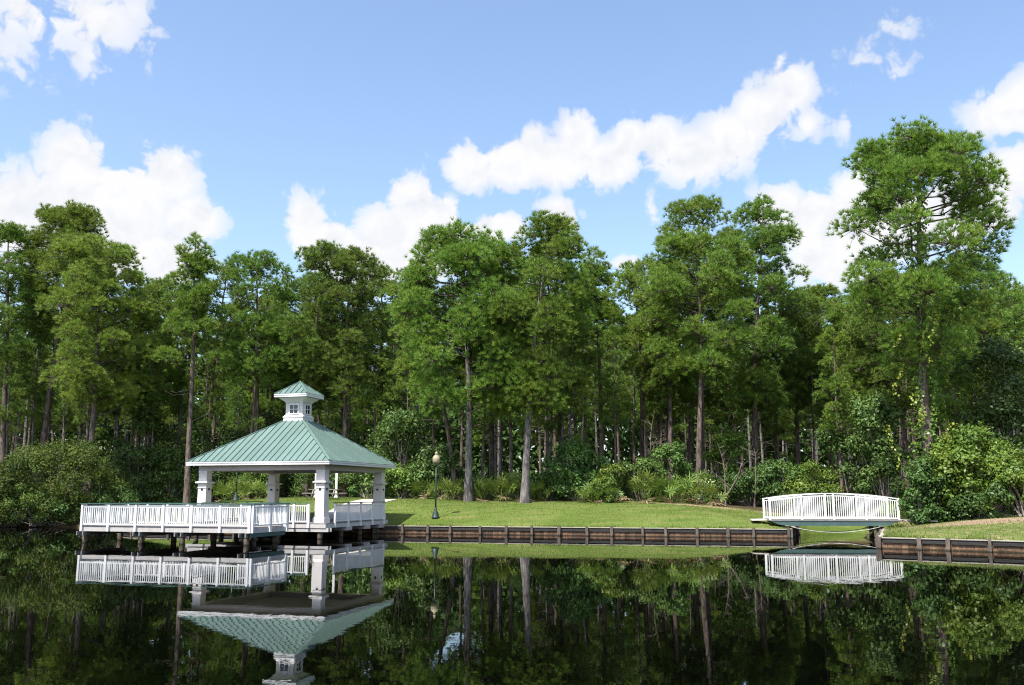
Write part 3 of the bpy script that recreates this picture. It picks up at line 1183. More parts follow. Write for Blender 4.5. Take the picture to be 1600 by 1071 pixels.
def line_at(P, t_):
    n = len(P)
    q = np.clip(np.asarray(t_) * (n - 1), 0, n - 1.001)
    i = q.astype(int)
    f = (q - i)[..., None]
    return P[i] * (1 - f) + P[i + 1] * f


def pine_meshes(seed, H, Rc, cb, lean=(0, 0), dens=1.0, needles='needles', bark='bark_grey', shape='round', r0=None, blades=22, nl=.42, nw=.040, stubs=5, wob=.35, fill=1.25):
    """a pine: bare trunk, limbs, and a crown of rounded heads, each a dome of upright needle brushes"""
    rng = np.random.default_rng(seed)
    P = trunk_line(rng, H, lean, wob)
    r0 = r0 or H * .0105
    up = np.array([0, 0, 1.0])
    Hc = (1 - cb) * H
    n = int(np.clip(Hc * Rc * .74 * fill, 14, 64))
    s = np.concatenate([[.97], np.sort(np.concatenate([[.93, .90, .86, .82, .78], rng.uniform(0, 1, n - 6) ** .8 * .93]))[::-1]])
    if shape == 'round':
        prof = np.sqrt(np.clip(1 - ((s - .46) / .62) ** 2, .1, 1))
    elif shape == 'cone':
        prof = np.clip(1.04 - .74 * s, .1, 1) * np.clip(.65 + s * 2, 0, 1)
    elif shape == 'dome':
        prof = np.clip(.62 + .75 * s, 0, 1) * np.sqrt(np.clip(1.02 - s ** 4, .05, 1))
    else:                                            # open, high-shouldered
        prof = np.clip(.60 + .8 * s, 0, 1) * np.sqrt(np.clip(1.02 - s ** 3, .05, 1))
    lr = np.clip(Rc * rng.uniform(.24, .38, n), .55, 1.75) * np.clip(1.15 - .35 * s, .7, 1.1)
    if shape == 'cone':
        lr *= np.clip(1.1 - .40 * s, .6, 1)
    az = np.arange(n) * 2.39996 + rng.uniform(-.7, .7, n)
    rad = np.maximum(0, Rc * prof - lr * .75) * np.where(rng.uniform(0, 1, n) < .78, rng.uniform(.82, 1.10, n), rng.uniform(.25, .8, n))
    rad[0] = 0
    h = np.stack([np.cos(az), np.sin(az), np.zeros(n)], axis=1)
    zt = np.clip(cb + (1 - cb) * s, 0, 1)
    C0 = line_at(P, zt) + h * rad[:, None]
    C0[:, 2] = np.minimum(C0[:, 2], H - lr * .82)
    C0[0, 2] = H - lr[0] * .80
    # limbs rise from lower on the trunk, bend, and reach the heads
    drop = (.18 + .30 * (1 - s)) * rad + .3
    B0 = line_at(P, np.clip((C0[:, 2] - drop) / H, .03, .99))
    B1 = B0 * .45 + C0 * .55 + up * (-.10 * rad)[:, None] + rng.normal(size=(n, 3)) * .12
    br = np.clip(rad * .017, .025, .11)
    wood = [prisms(B0, B1, br, br * .7, 5), prisms(B1, C0, br * .7, br * .35, 4)]
    # brushes over the upper shell of every head, a few below and inside
    per = np.maximum(12, (lr * lr * 54 * dens).astype(int))
    idx = np.repeat(np.arange(n), per)
    m = len(idx)
    dd = rand_dirs(rng, m)
    lowz = dd[:, 2] < -.25
    dd[:, 2] = np.where(lowz & (rng.uniform(0, 1, m) < .8), -dd[:, 2], dd[:, 2])
    lump = 1 + .16 * np.sin(dd[:, 0] * 5.3 + idx * 1.7) * np.sin(dd[:, 1] * 4.7 + idx) + .10 * rng.normal(size=m)
    rr = lr[idx] * lump * np.where(rng.uniform(0, 1, m) < .8, rng.uniform(.80, 1.0, m), rng.uniform(.35, .8, m))
    C = C0[idx] + dd * rr[:, None] * np.array([1, 1, .82])
    D = unit(dd * .75 + up * .65)
    C = C - D * nl * .5
    sel = rng.uniform(0, 1, m) < .22
    wood.append(prisms(C0[idx[sel]], C[sel], np.full(sel.sum(), .020), np.full(sel.sum(), .008), 3))
    V, Fc = tufts(rng, C, D, blades, nl, nw)
    crown = np_mesh('crown', V, [Fc], needles)
    if stubs:                                        # dead stubs under the crown
        ts = rng.uniform(max(.2, cb - .3), cb + .05, stubs)
        a = rng.uniform(0, 6.28, stubs)
        S0 = line_at(P, ts)
        S1 = S0 + np.stack([np.cos(a), np.sin(a), rng.uniform(-.2, .4, stubs)], axis=1) * rng.uniform(.6, 2.2, stubs)[:, None]
        S2 = S1 + np.stack([np.cos(a + .5), np.sin(a + .5), rng.uniform(-.1, .5, stubs)], axis=1) * rng.uniform(.3, 1.0, stubs)[:, None]
        wood += [prisms(S0, S1, np.full(stubs, .045), np.full(stubs, .025), 4), prisms(S1, S2, np.full(stubs, .025), np.full(stubs, .008), 3)]
    tr = trunk_mesh(P, r0, .03, bark)
    V, Fs = join(wood)
    return tr, np_mesh('limbs', V, Fs, 'bark_dark'), crown


def shrub_meshes(seed, W, H, n, mat, leaf=.14, lobes=9, aspect=.55, open_=0.0, low=True):
    """rounded leafy shrub: stems and lobes of leaves"""
    rng = np.random.default_rng(seed)
    lc, lr = [], []
    for i in range(lobes):
        a = rng.uniform(0, 6.28)
        q = math.sqrt(rng.uniform(0, 1)) * .72
        z = rng.uniform(.06 if low else .45, .86)
        k = math.sqrt(max(.05, 1 - ((z - .4) / .65) ** 2))
        lc.append((math.cos(a) * q * W * .5 * k * 1.25, math.sin(a) * q * W * .5 * k * 1.25, z * H))
        lr.append(rng.uniform(.22, .42) * min(W, H) * .50)
    lc, lr = np.array(lc), np.array(lr)
    w_ = lr ** 2 / (lr ** 2).sum()
    idx = rng.choice(lobes, n, p=w_)
    d = rand_dirs(rng, n)
    d[:, 2] = np.where((d[:, 2] < -.1) & (rng.uniform(0, 1, n) < .75), -d[:, 2], d[:, 2])
    d = unit(d)
    bump = 1 + .22 * np.sin(d[:, 0] * 7 + idx) * np.sin(d[:, 1] * 6 + idx * 2) + .18 * rng.normal(size=n)
    r = lr[idx] * bump * np.where(rng.uniform(0, 1, n) < .75, rng.uniform(.82, 1.08, n), rng.uniform(.3, .9, n))
    C = lc[idx] + d * r[:, None]
    C[:, 2] = np.maximum(C[:, 2], .04 + rng.uniform(0, .2, n))
    V, Fc = leaves(rng, C, unit(d + np.array([0, 0, .45])), leaf, aspect)
    crown = np_mesh('crown', V, [Fc], mat)
    base = np.stack([rng.uniform(-.1, .1, lobes) * W, rng.uniform(-.1, .1, lobes) * W, np.zeros(lobes) - .05], axis=1)
    mid = base * .4 + lc * .6 + rng.normal(size=(lobes, 3)) * .08 * W * .3
    st = [prisms(base, mid, np.full(lobes, .035 + .006 * H), np.full(lobes, .03), 5), prisms(mid, lc, np.full(lobes, .03), np.full(lobes, .012), 4)]
    k = min(n, 60)
    st.append(prisms(lc[idx[:k]], C[:k], np.full(k, .012), np.full(k, .005), 3))
    V, Fs = join(st)
    stem = np_mesh('stem', V, Fs, 'twig', True)
    return stem, crown


def palmetto_meshes(seed, fronds=17, Rr=1.0, H=1.5):
    rng = np.random.default_rng(seed)
    vs, fs, ds, dfs = [], [], [], []
    pa, pb = [], []
    o = od = 0
    for i in range(fronds):
        a = i * 2.4 + rng.uniform(-.4, .4)
        dead = i >= fronds - 3
        el = R(rng.uniform(-5, 15)) if dead else R(rng.uniform(30, 82))
        ln = rng.uniform(.55, 1.0) * H * (.75 if dead else 1)
        h = np.array([math.cos(a), math.sin(a), 0])
        d = h * math.cos(el) + np.array([0, 0, math.sin(el)])
        base = np.array([rng.uniform(-.25, .25) * Rr, rng.uniform(-.25, .25) * Rr, .12])
        tip = base + d * ln
        pa.append(base)
        pb.append(tip)
        # the fan: pointed segments spread from the end of the stalk
        side = unit(np.cross(d, np.array([0, 0, 1.0])) + 1e-6)
        nrm = np.cross(side, d)
        fd = unit(d + np.array([0, 0, .25 if not dead else -.2]) + h * .15)
        nrm = unit(np.cross(side, fd))
        roll = rng.uniform(-1.2, 1.2)
        side, nrm = side * math.cos(roll) + nrm * math.sin(roll), nrm * math.cos(roll) - side * math.sin(roll)
        seg = 9
        L = rng.uniform(.62, .88)
        for k in range(seg):
            b = R(-105 + 210 * k / (seg - 1))
            dr = fd * math.cos(b) + side * math.sin(b)
            dr = unit(dr + nrm * .18 * abs(math.sin(b)) + np.array([0, 0, -.10]))
            w_ = np.cross(dr, nrm) * .05
            l_ = L * (1 - .25 * abs(b) / 1.8) * rng.uniform(.85, 1.1)
            m_ = tip + dr * l_ * .6
            e_ = tip + dr * l_ + np.array([0, 0, -.10 * l_])
            q = [tip, m_ + w_, e_, m_ - w_]
            if dead:
                ds += q
                dfs.append([od, od + 1, od + 2, od + 3])
                od += 4
            else:
                vs += q
                fs.append([o, o + 1, o + 2, o + 3])
                o += 4
    fro = np_mesh('fronds', np.array(vs), [np.array(fs)], 'palmetto_leaf')
    dead = np_mesh('dead_fronds', np.array(ds), [np.array(dfs)], 'palmetto_dead')
    V, Fc = prisms(np.array(pa), np.array(pb), np.full(len(pa), .016), np.full(len(pa), .01), 3)
    stalk = np_mesh('stalks', V, [Fc], 'palmetto_leaf')
    return fro, dead, stalk


def place(name, label, cat, x, y, meshes, group=None, rz=0.0, s=1.0, sink=.05):
    r = thing(name, label, cat, (x, y, gz(x, y) - sink), rz, group)
    for nm, me in meshes:
        o = inst(nm, me, r, (0, 0, 0), 0, s)
        if nm in ('limbs', 'stem', 'stalks', 'fronds', 'dead_fronds', 'branches'):
            o['kind'] = 'stuff'
    return r


# ------------------------------------------------------------------ the front rank of pines
# label, trunk foot x (px), depth, crown centre x, top y, half-width px, crown base y, needles, shape, bark
PINES = [
    ('dark pine cut by the edge of the picture, above the olive thicket', 2, 80, 4, 352, 62, 570, 'needles_deep', 'round', 'bark_brown'),
    ('tallest broad-crowned pine above the olive waterside thicket', 60, 82, 105, 320, 80, 520, 'needles', 'open', 'bark_brown'),
    ('pale full-crowned pine standing behind the olive thicket', 138, 76, 152, 372, 84, 650, 'needles_pale', 'round', 'bark_brown'),
    ('shorter pine filling the dip beside the pale full-crowned pine', 212, 84, 220, 425, 52, 620, 'needles', 'round', 'bark_brown'),
    ('pointed pine with a tall straight trunk left of the gazebo roof', 293, 76, 300, 366, 52, 580, 'needles', 'cone', 'bark_brown'),
    ('slim pine between the pointed pine and the gazebo cupola', 318, 83, 348, 412, 48, 580, 'needles', 'round', 'bark_brown'),
    ('round-topped pine rising behind the gazebo roof slope', 398, 80, 396, 396, 50, 600, 'needles_deep', 'round', 'bark_brown'),
    ('low pine behind the gazebo cupola', 445, 87, 440, 432, 44, 620, 'needles_deep', 'round', 'bark_brown'),
    ('pine standing right above the gazebo cupola', 478, 80, 476, 386, 52, 610, 'needles_deep', 'round', 'bark_brown'),
    ('dense pine one tree to the right of the cupola', 537, 79, 548, 386, 56, 620, 'needles_deep', 'round', 'bark_brown'),
    ('small round-headed pine in the gap before the great spreading pine', 600, 88, 628, 405, 48, 600, 'needles', 'round', 'bark_brown'),
    ('leaning pine with a low spreading crown just behind the lamp', 712, 78, 655, 440, 70, 620, 'needles_pale', 'round', 'bark_brown'),
    ('great spreading pine with a thick grey trunk at the lawn edge', 732, 76, 722, 360, 104, 640, 'needles', 'round', 'bark_grey'),
    ('pine with a thin reddish trunk between the two thick grey trunks', 768, 84, 775, 388, 62, 590, 'needles', 'round', 'bark_brown'),
    ('tall leaning pine with a pale trunk rooted in the open lawn', 820, 74, 852, 338, 90, 630, 'needles', 'open', 'bark_grey'),
    ('pine whose crown joins the tall leaning pine from behind', 882, 80, 888, 378, 58, 600, 'needles', 'round', 'bark_brown'),
    ('narrow pine right of the tall leaning pine', 940, 82, 936, 383, 46, 620, 'needles', 'cone', 'bark_brown'),
    ('modest pine halfway between the two tallest middle pines', 1003, 86, 985, 408, 50, 600, 'needles', 'round', 'bark_brown'),
    ('pine with forked lower limbs behind the palmettos', 1047, 80, 1030, 402, 50, 600, 'needles', 'round', 'bark_brown'),
    ('full green pine with a reddish trunk behind the palmettos', 1092, 73, 1092, 368, 92, 580, 'needles', 'round', 'bark_brown'),
    ('tall pointed pine top rising behind the full green pine', 1080, 85, 1086, 310, 58, 500, 'needles', 'round', 'bark_brown'),
    ('tall open pine with a ragged edge against the white cloud', 1180, 78, 1192, 306, 74, 640, 'needles_deep', 'open', 'bark_brown'),
    ('low dark pine above the near end of the footbridge', 1250, 82, 1250, 455, 48, 690, 'needles_deep', 'round', 'bark_brown'),
    ('hazy pine in the dip above the footbridge', 1303, 84, 1300, 448, 58, 650, 'needles', 'round', 'bark_brown'),
    ('pine tucked against the lower limbs of the huge vine-hung pine', 1362, 72, 1365, 440, 58, 640, 'needles', 'round', 'bark_brown'),
    ('dim pine behind the huge vine-hung pine', 1420, 66, 1420, 430, 70, 640, 'needles_deep', 'round', 'bark_brown'),
    ('dark pine at the picture edge beyond the vine-covered bush', 1560, 70, 1550, 395, 80, 620, 'needles_deep', 'round', 'bark_brown'),
]


BUILT, COPIES = [], {7: 3, 8: 6, 10: 5, 16: 4, 17: 5, 18: 6, 22: 3, 23: 7, 24: 8, 25: 2, 26: 7, 15: 5, 13: 6}


def crown_frac(Y, z0, H, cby):
    return min(.85, max(.12, (at(800, cby, Y).z - z0) / H))


for i, (lab, xf, Y, xc, ty, hw, cby, nd, shp, bark) in enumerate(PINES):
    Y += edge_shift(xf)
    a, _ = ray(xf, 772)
    x0 = a * Y
    z0 = gz(x0, Y) - .1
    topz = at(xc, ty, Y).z
    xt = at(xc, ty + 60, Y).x
    H = topz - z0
    Rc = hw / F_PX * Y * (1.32 if hw < 60 else 1.08)
    cf = crown_frac(Y, z0, H, cby + 8)
    own = i not in COPIES
    if own:
        tr, lm, cw = pine_meshes(100 + i, H, Rc, cf, (xt - x0, RG.uniform(-.4, .4)), 1.0, nd, bark, shp, r0=.26 if bark == 'bark_grey' else None)
        BUILT.append((cf, H, Rc, tr, lm, cw))
    else:
        _, H1, R1, tr, lm, cw = BUILT[COPIES[i]]
    r = place('pine_tree', lab, 'pine tree', x0, Y, [('trunk', tr), ('limbs', lm), ('crown', cw)], 'pines of the front rank')
    if not own:
        r.rotation_euler = (0, math.atan2(xt - x0, H), RG.uniform(1.5, 4.5))
        for o in r.children:
            o.scale = (Rc / R1, Rc / R1, H / H1)
            if not o.name.startswith('limbs'):
                o.material_slots[0].link = 'OBJECT'
                o.material_slots[0].material = MATS[bark if o.name.startswith('trunk') else nd]

# the huge vine-hung pine on the right bank
Yb = 54.5
a, _ = ray(1457, 772)
xb = a * Yb
zb = gz(xb, Yb) - .1
Hb = at(1455, 205, Yb).z - zb
rngv = np.random.default_rng(77)
tr, lm, cw = pine_meshes(203, Hb, 5.4, .40, (.2, .2), 1.15, 'needles', 'bark_brown', 'dome', r0=.34, blades=24, nl=.40, nw=.036, stubs=12, fill=.85)
r = place('pine_tree', 'huge pine hung with vines towering over the bank beyond the footbridge', 'pine tree', xb, Yb, [('trunk', tr), ('limbs', lm), ('crown', cw)])
n = 5200
tt = rngv.uniform(.05, .97, n)
aa = rngv.uniform(0, 6.28, n)
strand = (np.sin(aa * 3 + tt * 9) + np.sin(aa * 5 - tt * 14)) > -.2
rad = (.4 + 1.5 * np.clip((.42 - tt) / .42, 0, 1) + 1.6 * np.clip(tt - .6, 0, 1)) * rngv.uniform(.5, 1.15, n)
Cv = np.stack([np.cos(aa) * rad + .2 * tt, np.sin(aa) * rad, tt * Hb], axis=1)[strand]
V, Fc = leaves(rngv, Cv, unit(np.stack([np.cos(aa), np.sin(aa), .5 + 0 * aa], axis=1)[strand]), .19, .8)
inst('vine_leaves', np_mesh('vine_leaves', V, [Fc], 'leaf_bright'), r)
# hanging strands
parts, sticks = [], []
for k in range(26):
    a_ = rngv.uniform(0, 6.28)
    q = rngv.uniform(.5, 3.0)
    z = rngv.uniform(.22, .78) * Hb
    ln = rngv.uniform(1.0, 2.8)
    m_ = int(ln * 16)
    s_ = np.linspace(0, 1, m_)
    cx = math.cos(a_) * q + .25 * np.sin(s_ * 5 + k)
    cy = math.sin(a_) * q + .2 * np.cos(s_ * 4 + k)
    Cs = np.stack([cx, cy, z - s_ * ln], axis=1) + rngv.normal(size=(m_, 3)) * .07
    parts.append(leaves(rngv, Cs, np.tile(np.array([[-.4, -.8, .4]]), (m_, 1)), .17, .8))
V, Fs = join(parts)
inst('hanging_vines', np_mesh('hanging_vines', V, Fs, 'leaf_vine'), r)

# ------------------------------------------------------------------ the wood behind: slender pines, copied
VARS = []
for k in range(5):
    VARS.append(pine_meshes(300 + k, 20 + k * 1.2, 2.6 + .25 * (k % 3), [.40, .46, .36, .50, .42][k], (RG.uniform(-.8, .8), 0), .8,
                            ['needles', 'needles_deep', 'needles', 'needles_deep', 'needles_deep'][k], ['bark_brown', 'bark_grey'][k % 2], ['round', 'round', 'cone', 'open', 'round'][k],
                            r0=.17, blades=16, nw=.056, stubs=7, fill=1.5))
rgw = random.Random(4)
spots, fill = [], []
tries = 0
while len(spots) < 185 and tries < 20000:
    tries += 1
    Y = 82 + 48 * rgw.random() ** 1.25
    q = rgw.uniform(-.66, .66)
    Y += edge_shift(800 + q * F_PX) * max(0, 1 - (Y - 82) / 45)
    X = q * Y
    ey = np.interp(X, LAWN_EDGE[:, 0], LAWN_EDGE[:, 1])
    if Y < ey + 5:
        continue
    if all((X - a) ** 2 + (Y - b) ** 2 > 4.4 for a, b in spots):
        spots.append((X, Y))
for px in np.arange(10, 1420, 52):
    Y = 80 + rgw.uniform(-1.5, 4.5)
    px += rgw.uniform(-18, 18)
    Y += edge_shift(px)
    fill.append((ray(px, 772)[0] * Y, Y))
spots += fill
for X in np.arange(24, 62, 3.1):
    spots.append((X + rgw.uniform(-1, 1), 60 + rgw.uniform(0, 9)))
MARKS = [(20, 'the olive waterside thicket'), (120, 'the tallest olive shrub'), (200, 'the deck corner by the thicket'), (260, 'the railing left of the gazebo'), (320, 'the left gazebo column'),
         (400, 'the left roof slope of the gazebo'), (470, 'the gazebo cupola'), (560, 'the right roof slope of the gazebo'), (640, 'the tall glossy shrub by the gazebo'), (690, 'the lawn lamp'),
         (735, 'the thick grey pine trunk'), (785, 'the palmettos between the grey trunks'), (825, 'the pale leaning trunk'), (905, 'the large glossy shrub'), (970, 'the lawn shadow'),
         (1035, 'the palmetto row'), (1095, 'the reddish pine trunk'), (1140, 'the leaning dead stem'), (1215, 'the near end of the footbridge'), (1300, 'the middle of the footbridge'),
         (1385, 'the far end of the footbridge'), (1460, 'the huge vine-hung pine'), (1530, 'the vine-covered bush'), (1595, 'the shrub at the picture edge')]
seen = {}
spots.sort(key=lambda q: q[1])
for X, Y in spots:
    k = rgw.randrange(5)
    tr, lm, cw = VARS[k]
    # keep the skyline of the wood below the front rank
    hmax = (at(800, 432 + rgw.uniform(-14, 40), Y).z - gz(X, Y)) / (20 + k * 1.2)
    if (X, Y) in fill:
        hmax = (at(800, 455 + rgw.uniform(-15, 75), Y).z - gz(X, Y)) / (21.2 + k * 1.2)
    s = min(rgw.uniform(.8, 1.12), hmax)
    pxx = 800 + X / Y * F_PX * math.cos(PITCH)
    mark = min(MARKS, key=lambda q: abs(q[0] - pxx))[1]
    seen[mark] = seen.get(mark, 0) + 1
    lab = 'slender pine deep in the shady wood, one trunk among many alike'
    if abs(pxx - 800) < 800 and seen[mark] <= 3:
        lab = ('slender pine in the wood straight behind ', 'second slender pine deeper in the wood behind ', 'third slender pine deeper in the wood behind ')[seen[mark] - 1] + mark
    r = place('pine_tree', lab, 'pine tree', X, Y,
              [('trunk', tr), ('limbs', lm), ('crown', cw)], 'slender pines inside the wood', rgw.uniform(0, 6.28), s)

# bare leaning stems in the wood edge
for k, (px, Y, ty, lean, lab) in enumerate([(1018, 77, 640, 6, 'pale crooked dead stem behind the palmettos'),
                                            (1128, 70, 720, 34, 'dead stem leaning over the bare ground by the footbridge'),
                                            (1133, 71, 690, -3, 'short upright dead stem behind the leaning one'),
                                            (600, 78, 720, 8, 'thin dead stem beside the glossy shrub and the gazebo eave'),
                                            (1178, 70, 700, 3, 'slim bare trunk at the wood edge by the footbridge')]):
    Y += edge_shift(px)
    x0 = ray(px, 772)[0] * Y
    H = at(px, ty, Y).z - gz(x0, Y)
    rng = np.random.default_rng(500 + k)
    P = trunk_line(rng, H, (lean / F_PX * Y, 0), .25)
    m_ = 7
    ts = rng.uniform(.35, .95, m_)
    S0 = line_at(P, ts)
    a_ = rng.uniform(0, 6.28, m_)
    S1 = S0 + np.stack([np.cos(a_), np.sin(a_) * .5, rng.uniform(.1, .7, m_)], axis=1) * rng.uniform(.4, 1.5, m_)[:, None]
    tr = trunk_mesh(P, .055, .015, 'bark_brown', None, 6)
    V, Fc = prisms(S0, S1, np.full(m_, .02), np.full(m_, .006), 4)
    place('dead_tree', lab, 'dead tree', x0, Y, [('trunk', tr), ('branches', np_mesh('branches', V, [Fc], 'twig'))])

# ------------------------------------------------------------------ shrubs, young pine, broadleaved trees
# label, centre x, depth, top y, width px, leaves, material, leaf size, lobes
SHRUBS = [
    ('olive thicket shrub at the picture edge leaning over dark water', 22, 69.5, 712, 120, 5200, 'leaf_olive', .15, 12),
    ('tallest olive shrub of the waterside thicket beneath the pale pine', 100, 70.5, 682, 130, 6500, 'leaf_olive', .15, 14),
    ('olive shrub drooping to the water beside the deck corner', 158, 71.5, 722, 86, 4200, 'leaf_olive', .15, 10),
    ('low olive shrub at the waterline in front of the thicket', 62, 69.0, 752, 110, 3600, 'leaf_olive', .14, 9),
    ('small olive shrub touching the water nearest the deck', 118, 70.0, 762, 90, 3000, 'leaf_olive', .14, 8),
    ('dark shrub overhanging the water below the tallest olive shrub', 92, 69.6, 768, 80, 3600, 'leaf_dark', .15, 9),
    ('dark shrub filling the bank between thicket and deck', 172, 70.8, 758, 84, 3600, 'leaf_dark', .15, 9),
    ('dark overhanging shrub at the picture edge below the thicket', 12, 69.8, 765, 84, 3200, 'leaf_dark', .15, 9),
    ('upper olive shrub behind the waterside thicket', 60, 73, 690, 120, 5200, 'leaf_olive', .15, 12),
    ('dark broadleaved tree behind the thicket and the deck', 205, 81, 575, 100, 6500, 'leaf_dark', .20, 14),
    ('dark shrub between the thicket and the deck lawn', 215, 79, 690, 84, 4200, 'leaf_dark', .17, 10),
    ('glossy shrub behind the left column of the gazebo', 262, 80, 695, 78, 3800, 'leaf_gloss', .17, 9),
    ('broad dark shrub rising over the left eave of the gazebo', 340, 82, 660, 100, 4600, 'leaf_dark', .18, 11),
    ('shrub framed between the gazebo columns behind the second lamp', 388, 79, 720, 74, 3600, 'leaf_bright', .17, 8),
    ('large shrub behind the gazebo roof below the cupola', 430, 84, 640, 110, 4600, 'leaf_dark', .19, 11),
    ('dark rounded shrub behind the picnic table', 500, 79, 712, 96, 4400, 'leaf_gloss', .16, 10),
    ('tall dark shrub beside the cupola wall', 535, 83, 650, 90, 4400, 'leaf_dark', .19, 10),
    ('tall glossy broadleaved shrub between the gazebo eave and the lamp', 632, 77, 638, 128, 8000, 'leaf_gloss', .19, 16),
    ('low bushy shrub at the lawn edge under the glossy one', 630, 75.8, 722, 72, 3600, 'leaf_bright', .16, 9),
    ('dark shrub peeping past the right gazebo column', 578, 76.5, 700, 66, 3800, 'leaf_gloss', .17, 9),
    ('dark shrub in the shade between lamp and thick pine trunk', 690, 78, 690, 70, 3200, 'leaf_dark', .17, 8),
    ('large glossy shrub at the lawn edge right of the tall leaning pine', 905, 75.5, 690, 104, 7500, 'leaf_gloss', .18, 15),
    ('pale shrub right beside the tall leaning pine trunk', 858, 76.5, 735, 60, 3200, 'leaf_gloss', .16, 8),
    ('bushy shrub in front of the large glossy one', 945, 74, 728, 76, 4400, 'leaf_bright', .16, 10),
    ('middle shrub behind the palmettos and the reddish pine', 1000, 74.5, 715, 84, 4600, 'leaf_gloss', .17, 11),
    ('broadleaved sapling behind the palmetto row', 1050, 76, 690, 70, 3800, 'leaf_gloss', .18, 9),
    ('thin yellow-green shrub behind the leaning dead stem', 1135, 75, 640, 70, 2400, 'leaf_bright', .18, 9),
    ('dark shrub at the wood edge near the footbridge', 1170, 72, 735, 80, 3800, 'leaf_dark', .17, 9),
    ('shrub behind the near end of the footbridge', 1215, 70, 720, 84, 4200, 'leaf_gloss', .17, 10),
    ('bright shrub over the middle of the footbridge', 1272, 66, 722, 90, 4800, 'leaf_bright', .17, 11),
    ('tall dark shrub behind the footbridge', 1325, 67, 665, 96, 5200, 'leaf_gloss', .18, 12),
    ('dark broadleaved tree at the far end of the footbridge', 1385, 62, 600, 96, 6500, 'leaf_gloss', .18, 14),
    ('shady shrub between the footbridge and the huge pine', 1436, 52.2, 735, 56, 4200, 'leaf_dark', .15, 10),
    ('yellow-green vine-covered bush at the foot of the huge pine', 1528, 52.5, 655, 128, 9500, 'leaf_bright', .17, 18),
    ('dark hollow shrub under the huge pine trunk', 1462, 53.5, 690, 86, 4600, 'leaf_dark', .16, 11),
    ('bushy shrub at the right picture edge on the bare bank', 1598, 49.5, 735, 70, 3800, 'leaf_bright', .17, 9),
    ('tall dark broadleaved tree behind the vine-covered bush', 1585, 60, 480, 150, 9500, 'leaf_dark', .20, 18),
    ('dark low shrub below the vine-covered bush', 1545, 50.6, 745, 110, 4200, 'leaf_dark', .16, 10),
]
for i, (lab, px, Y, ty, wpx, n, mt, lf, lb) in enumerate(SHRUBS):
    Y += edge_shift(px)
    x0 = ray(px, 772)[0] * Y
    W = wpx / F_PX * Y
    H = at(px, ty, Y).z - gz(x0, Y)
    big = H > 4.5
    st, cw = shrub_meshes(700 + i, W, H, int(n * 1.6), mt, lf * (1.3 if big else 1.08), int(lb * 1.7) + 4)
    kind = 'broadleaf_tree' if 'tree' in lab.split(' ')[:3] else 'shrub'
    place(kind, lab, 'tree' if kind == 'broadleaf_tree' else 'shrub', x0, Y, [('trunk' if kind == 'broadleaf_tree' else 'stem', st), ('crown', cw)], 'shrubs along the wood edge')

# young pines
for k, (px, Y, ty, hw, lab) in enumerate([(905, 78, 582, 30, 'pale young pine with whorled branches above the glossy shrub'),
                                          (1235, 73, 640, 26, 'young pine in shade beside the footbridge'),
                                          (560, 82, 640, 26, 'young pine behind the gazebo eave'),
                                          (228, 80, 610, 26, 'young pine beside the dark broadleaved tree')]):
    Y += edge_shift(px)
    x0 = ray(px, 772)[0] * Y
    H = at(px, ty, Y).z - gz(x0, Y)
    tr, lm, cw = pine_meshes(620 + k, H, hw / F_PX * Y, .18, (.1, 0), .9, 'needles_pale', 'twig', 'cone', r0=.08, nl=.34, stubs=0, fill=2.2)
    place('young_pine', lab, 'young pine', x0, Y, [('trunk', tr), ('limbs', lm), ('crown', cw)], 'young pines')

# saw palmettos
PALM = [palmetto_meshes(800 + k, 15 + 2 * k, 1.1, 1.25 + .12 * k) for k in range(4)]
PALMS = [
    (655, 75.6, .95, 'yellowish palmetto just left of the lamp pole'),
    (677, 76.2, 1.0, 'palmetto behind the lamp pole'),
    (697, 75.4, .9, 'palmetto with dead fronds at the foot of the leaning pine'),
    (714, 77.0, .8, 'small palmetto squeezed beside the thick grey trunk'),
    (752, 76.3, 1.1, 'palmetto right beside the thick grey trunk'),
    (768, 77.2, 1.15, 'palmetto in the back of the row between the two grey trunks'),
    (782, 76.0, 1.1, 'bright palmetto in the middle between the two grey trunks'),
    (800, 76.4, 1.05, 'palmetto just left of the tall leaning pine trunk'),
    (842, 75.6, .9, 'palmetto just right of the tall leaning pine trunk'),
    (925, 73.2, .9, 'palmetto with dry fronds below the large glossy shrub'),
    (948, 72.8, .75, 'small yellowish palmetto at the lawn shadow'),
    (1008, 72.0, 1.1, 'first palmetto of the row above the bare lawn patch'),
    (1028, 71.3, 1.15, 'second palmetto of the row above the bare lawn patch'),
    (1048, 72.2, 1.1, 'palmetto standing back behind the middle of the row'),
    (1064, 70.8, 1.05, 'third palmetto of the row, with pale dead fronds'),
    (1088, 71.2, 1.15, 'dark green palmetto under the reddish pine trunk'),
    (1108, 70.4, .9, 'last palmetto of the row beside the dead stems'),
    (1388, 57.5, 1.25, 'palmetto showing behind the far end of the footbridge'),
    (352, 77.0, 1.0, 'palmetto left of the second lamp behind the gazebo'),
    (378, 76.6, 1.1, 'yellowish palmetto right of the second lamp behind the gazebo'),
    (402, 76.4, 1.0, 'palmetto beside the back column of the gazebo'),
]
for k, (px, Y, s, lab) in enumerate(PALMS):
    Y += edge_shift(px)
    fro, dead, stalk = PALM[k % 4]
    x0 = ray(px, 772)[0] * Y
    place('saw_palmetto', lab, 'palmetto', x0, Y, [('fronds', fro), ('dead_fronds', dead), ('stalks', stalk)], 'saw palmettos along the lawn edge', RG.uniform(0, 6.28), s)

# ------------------------------------------------------------------ uncountable growth
rngu = np.random.default_rng(9)


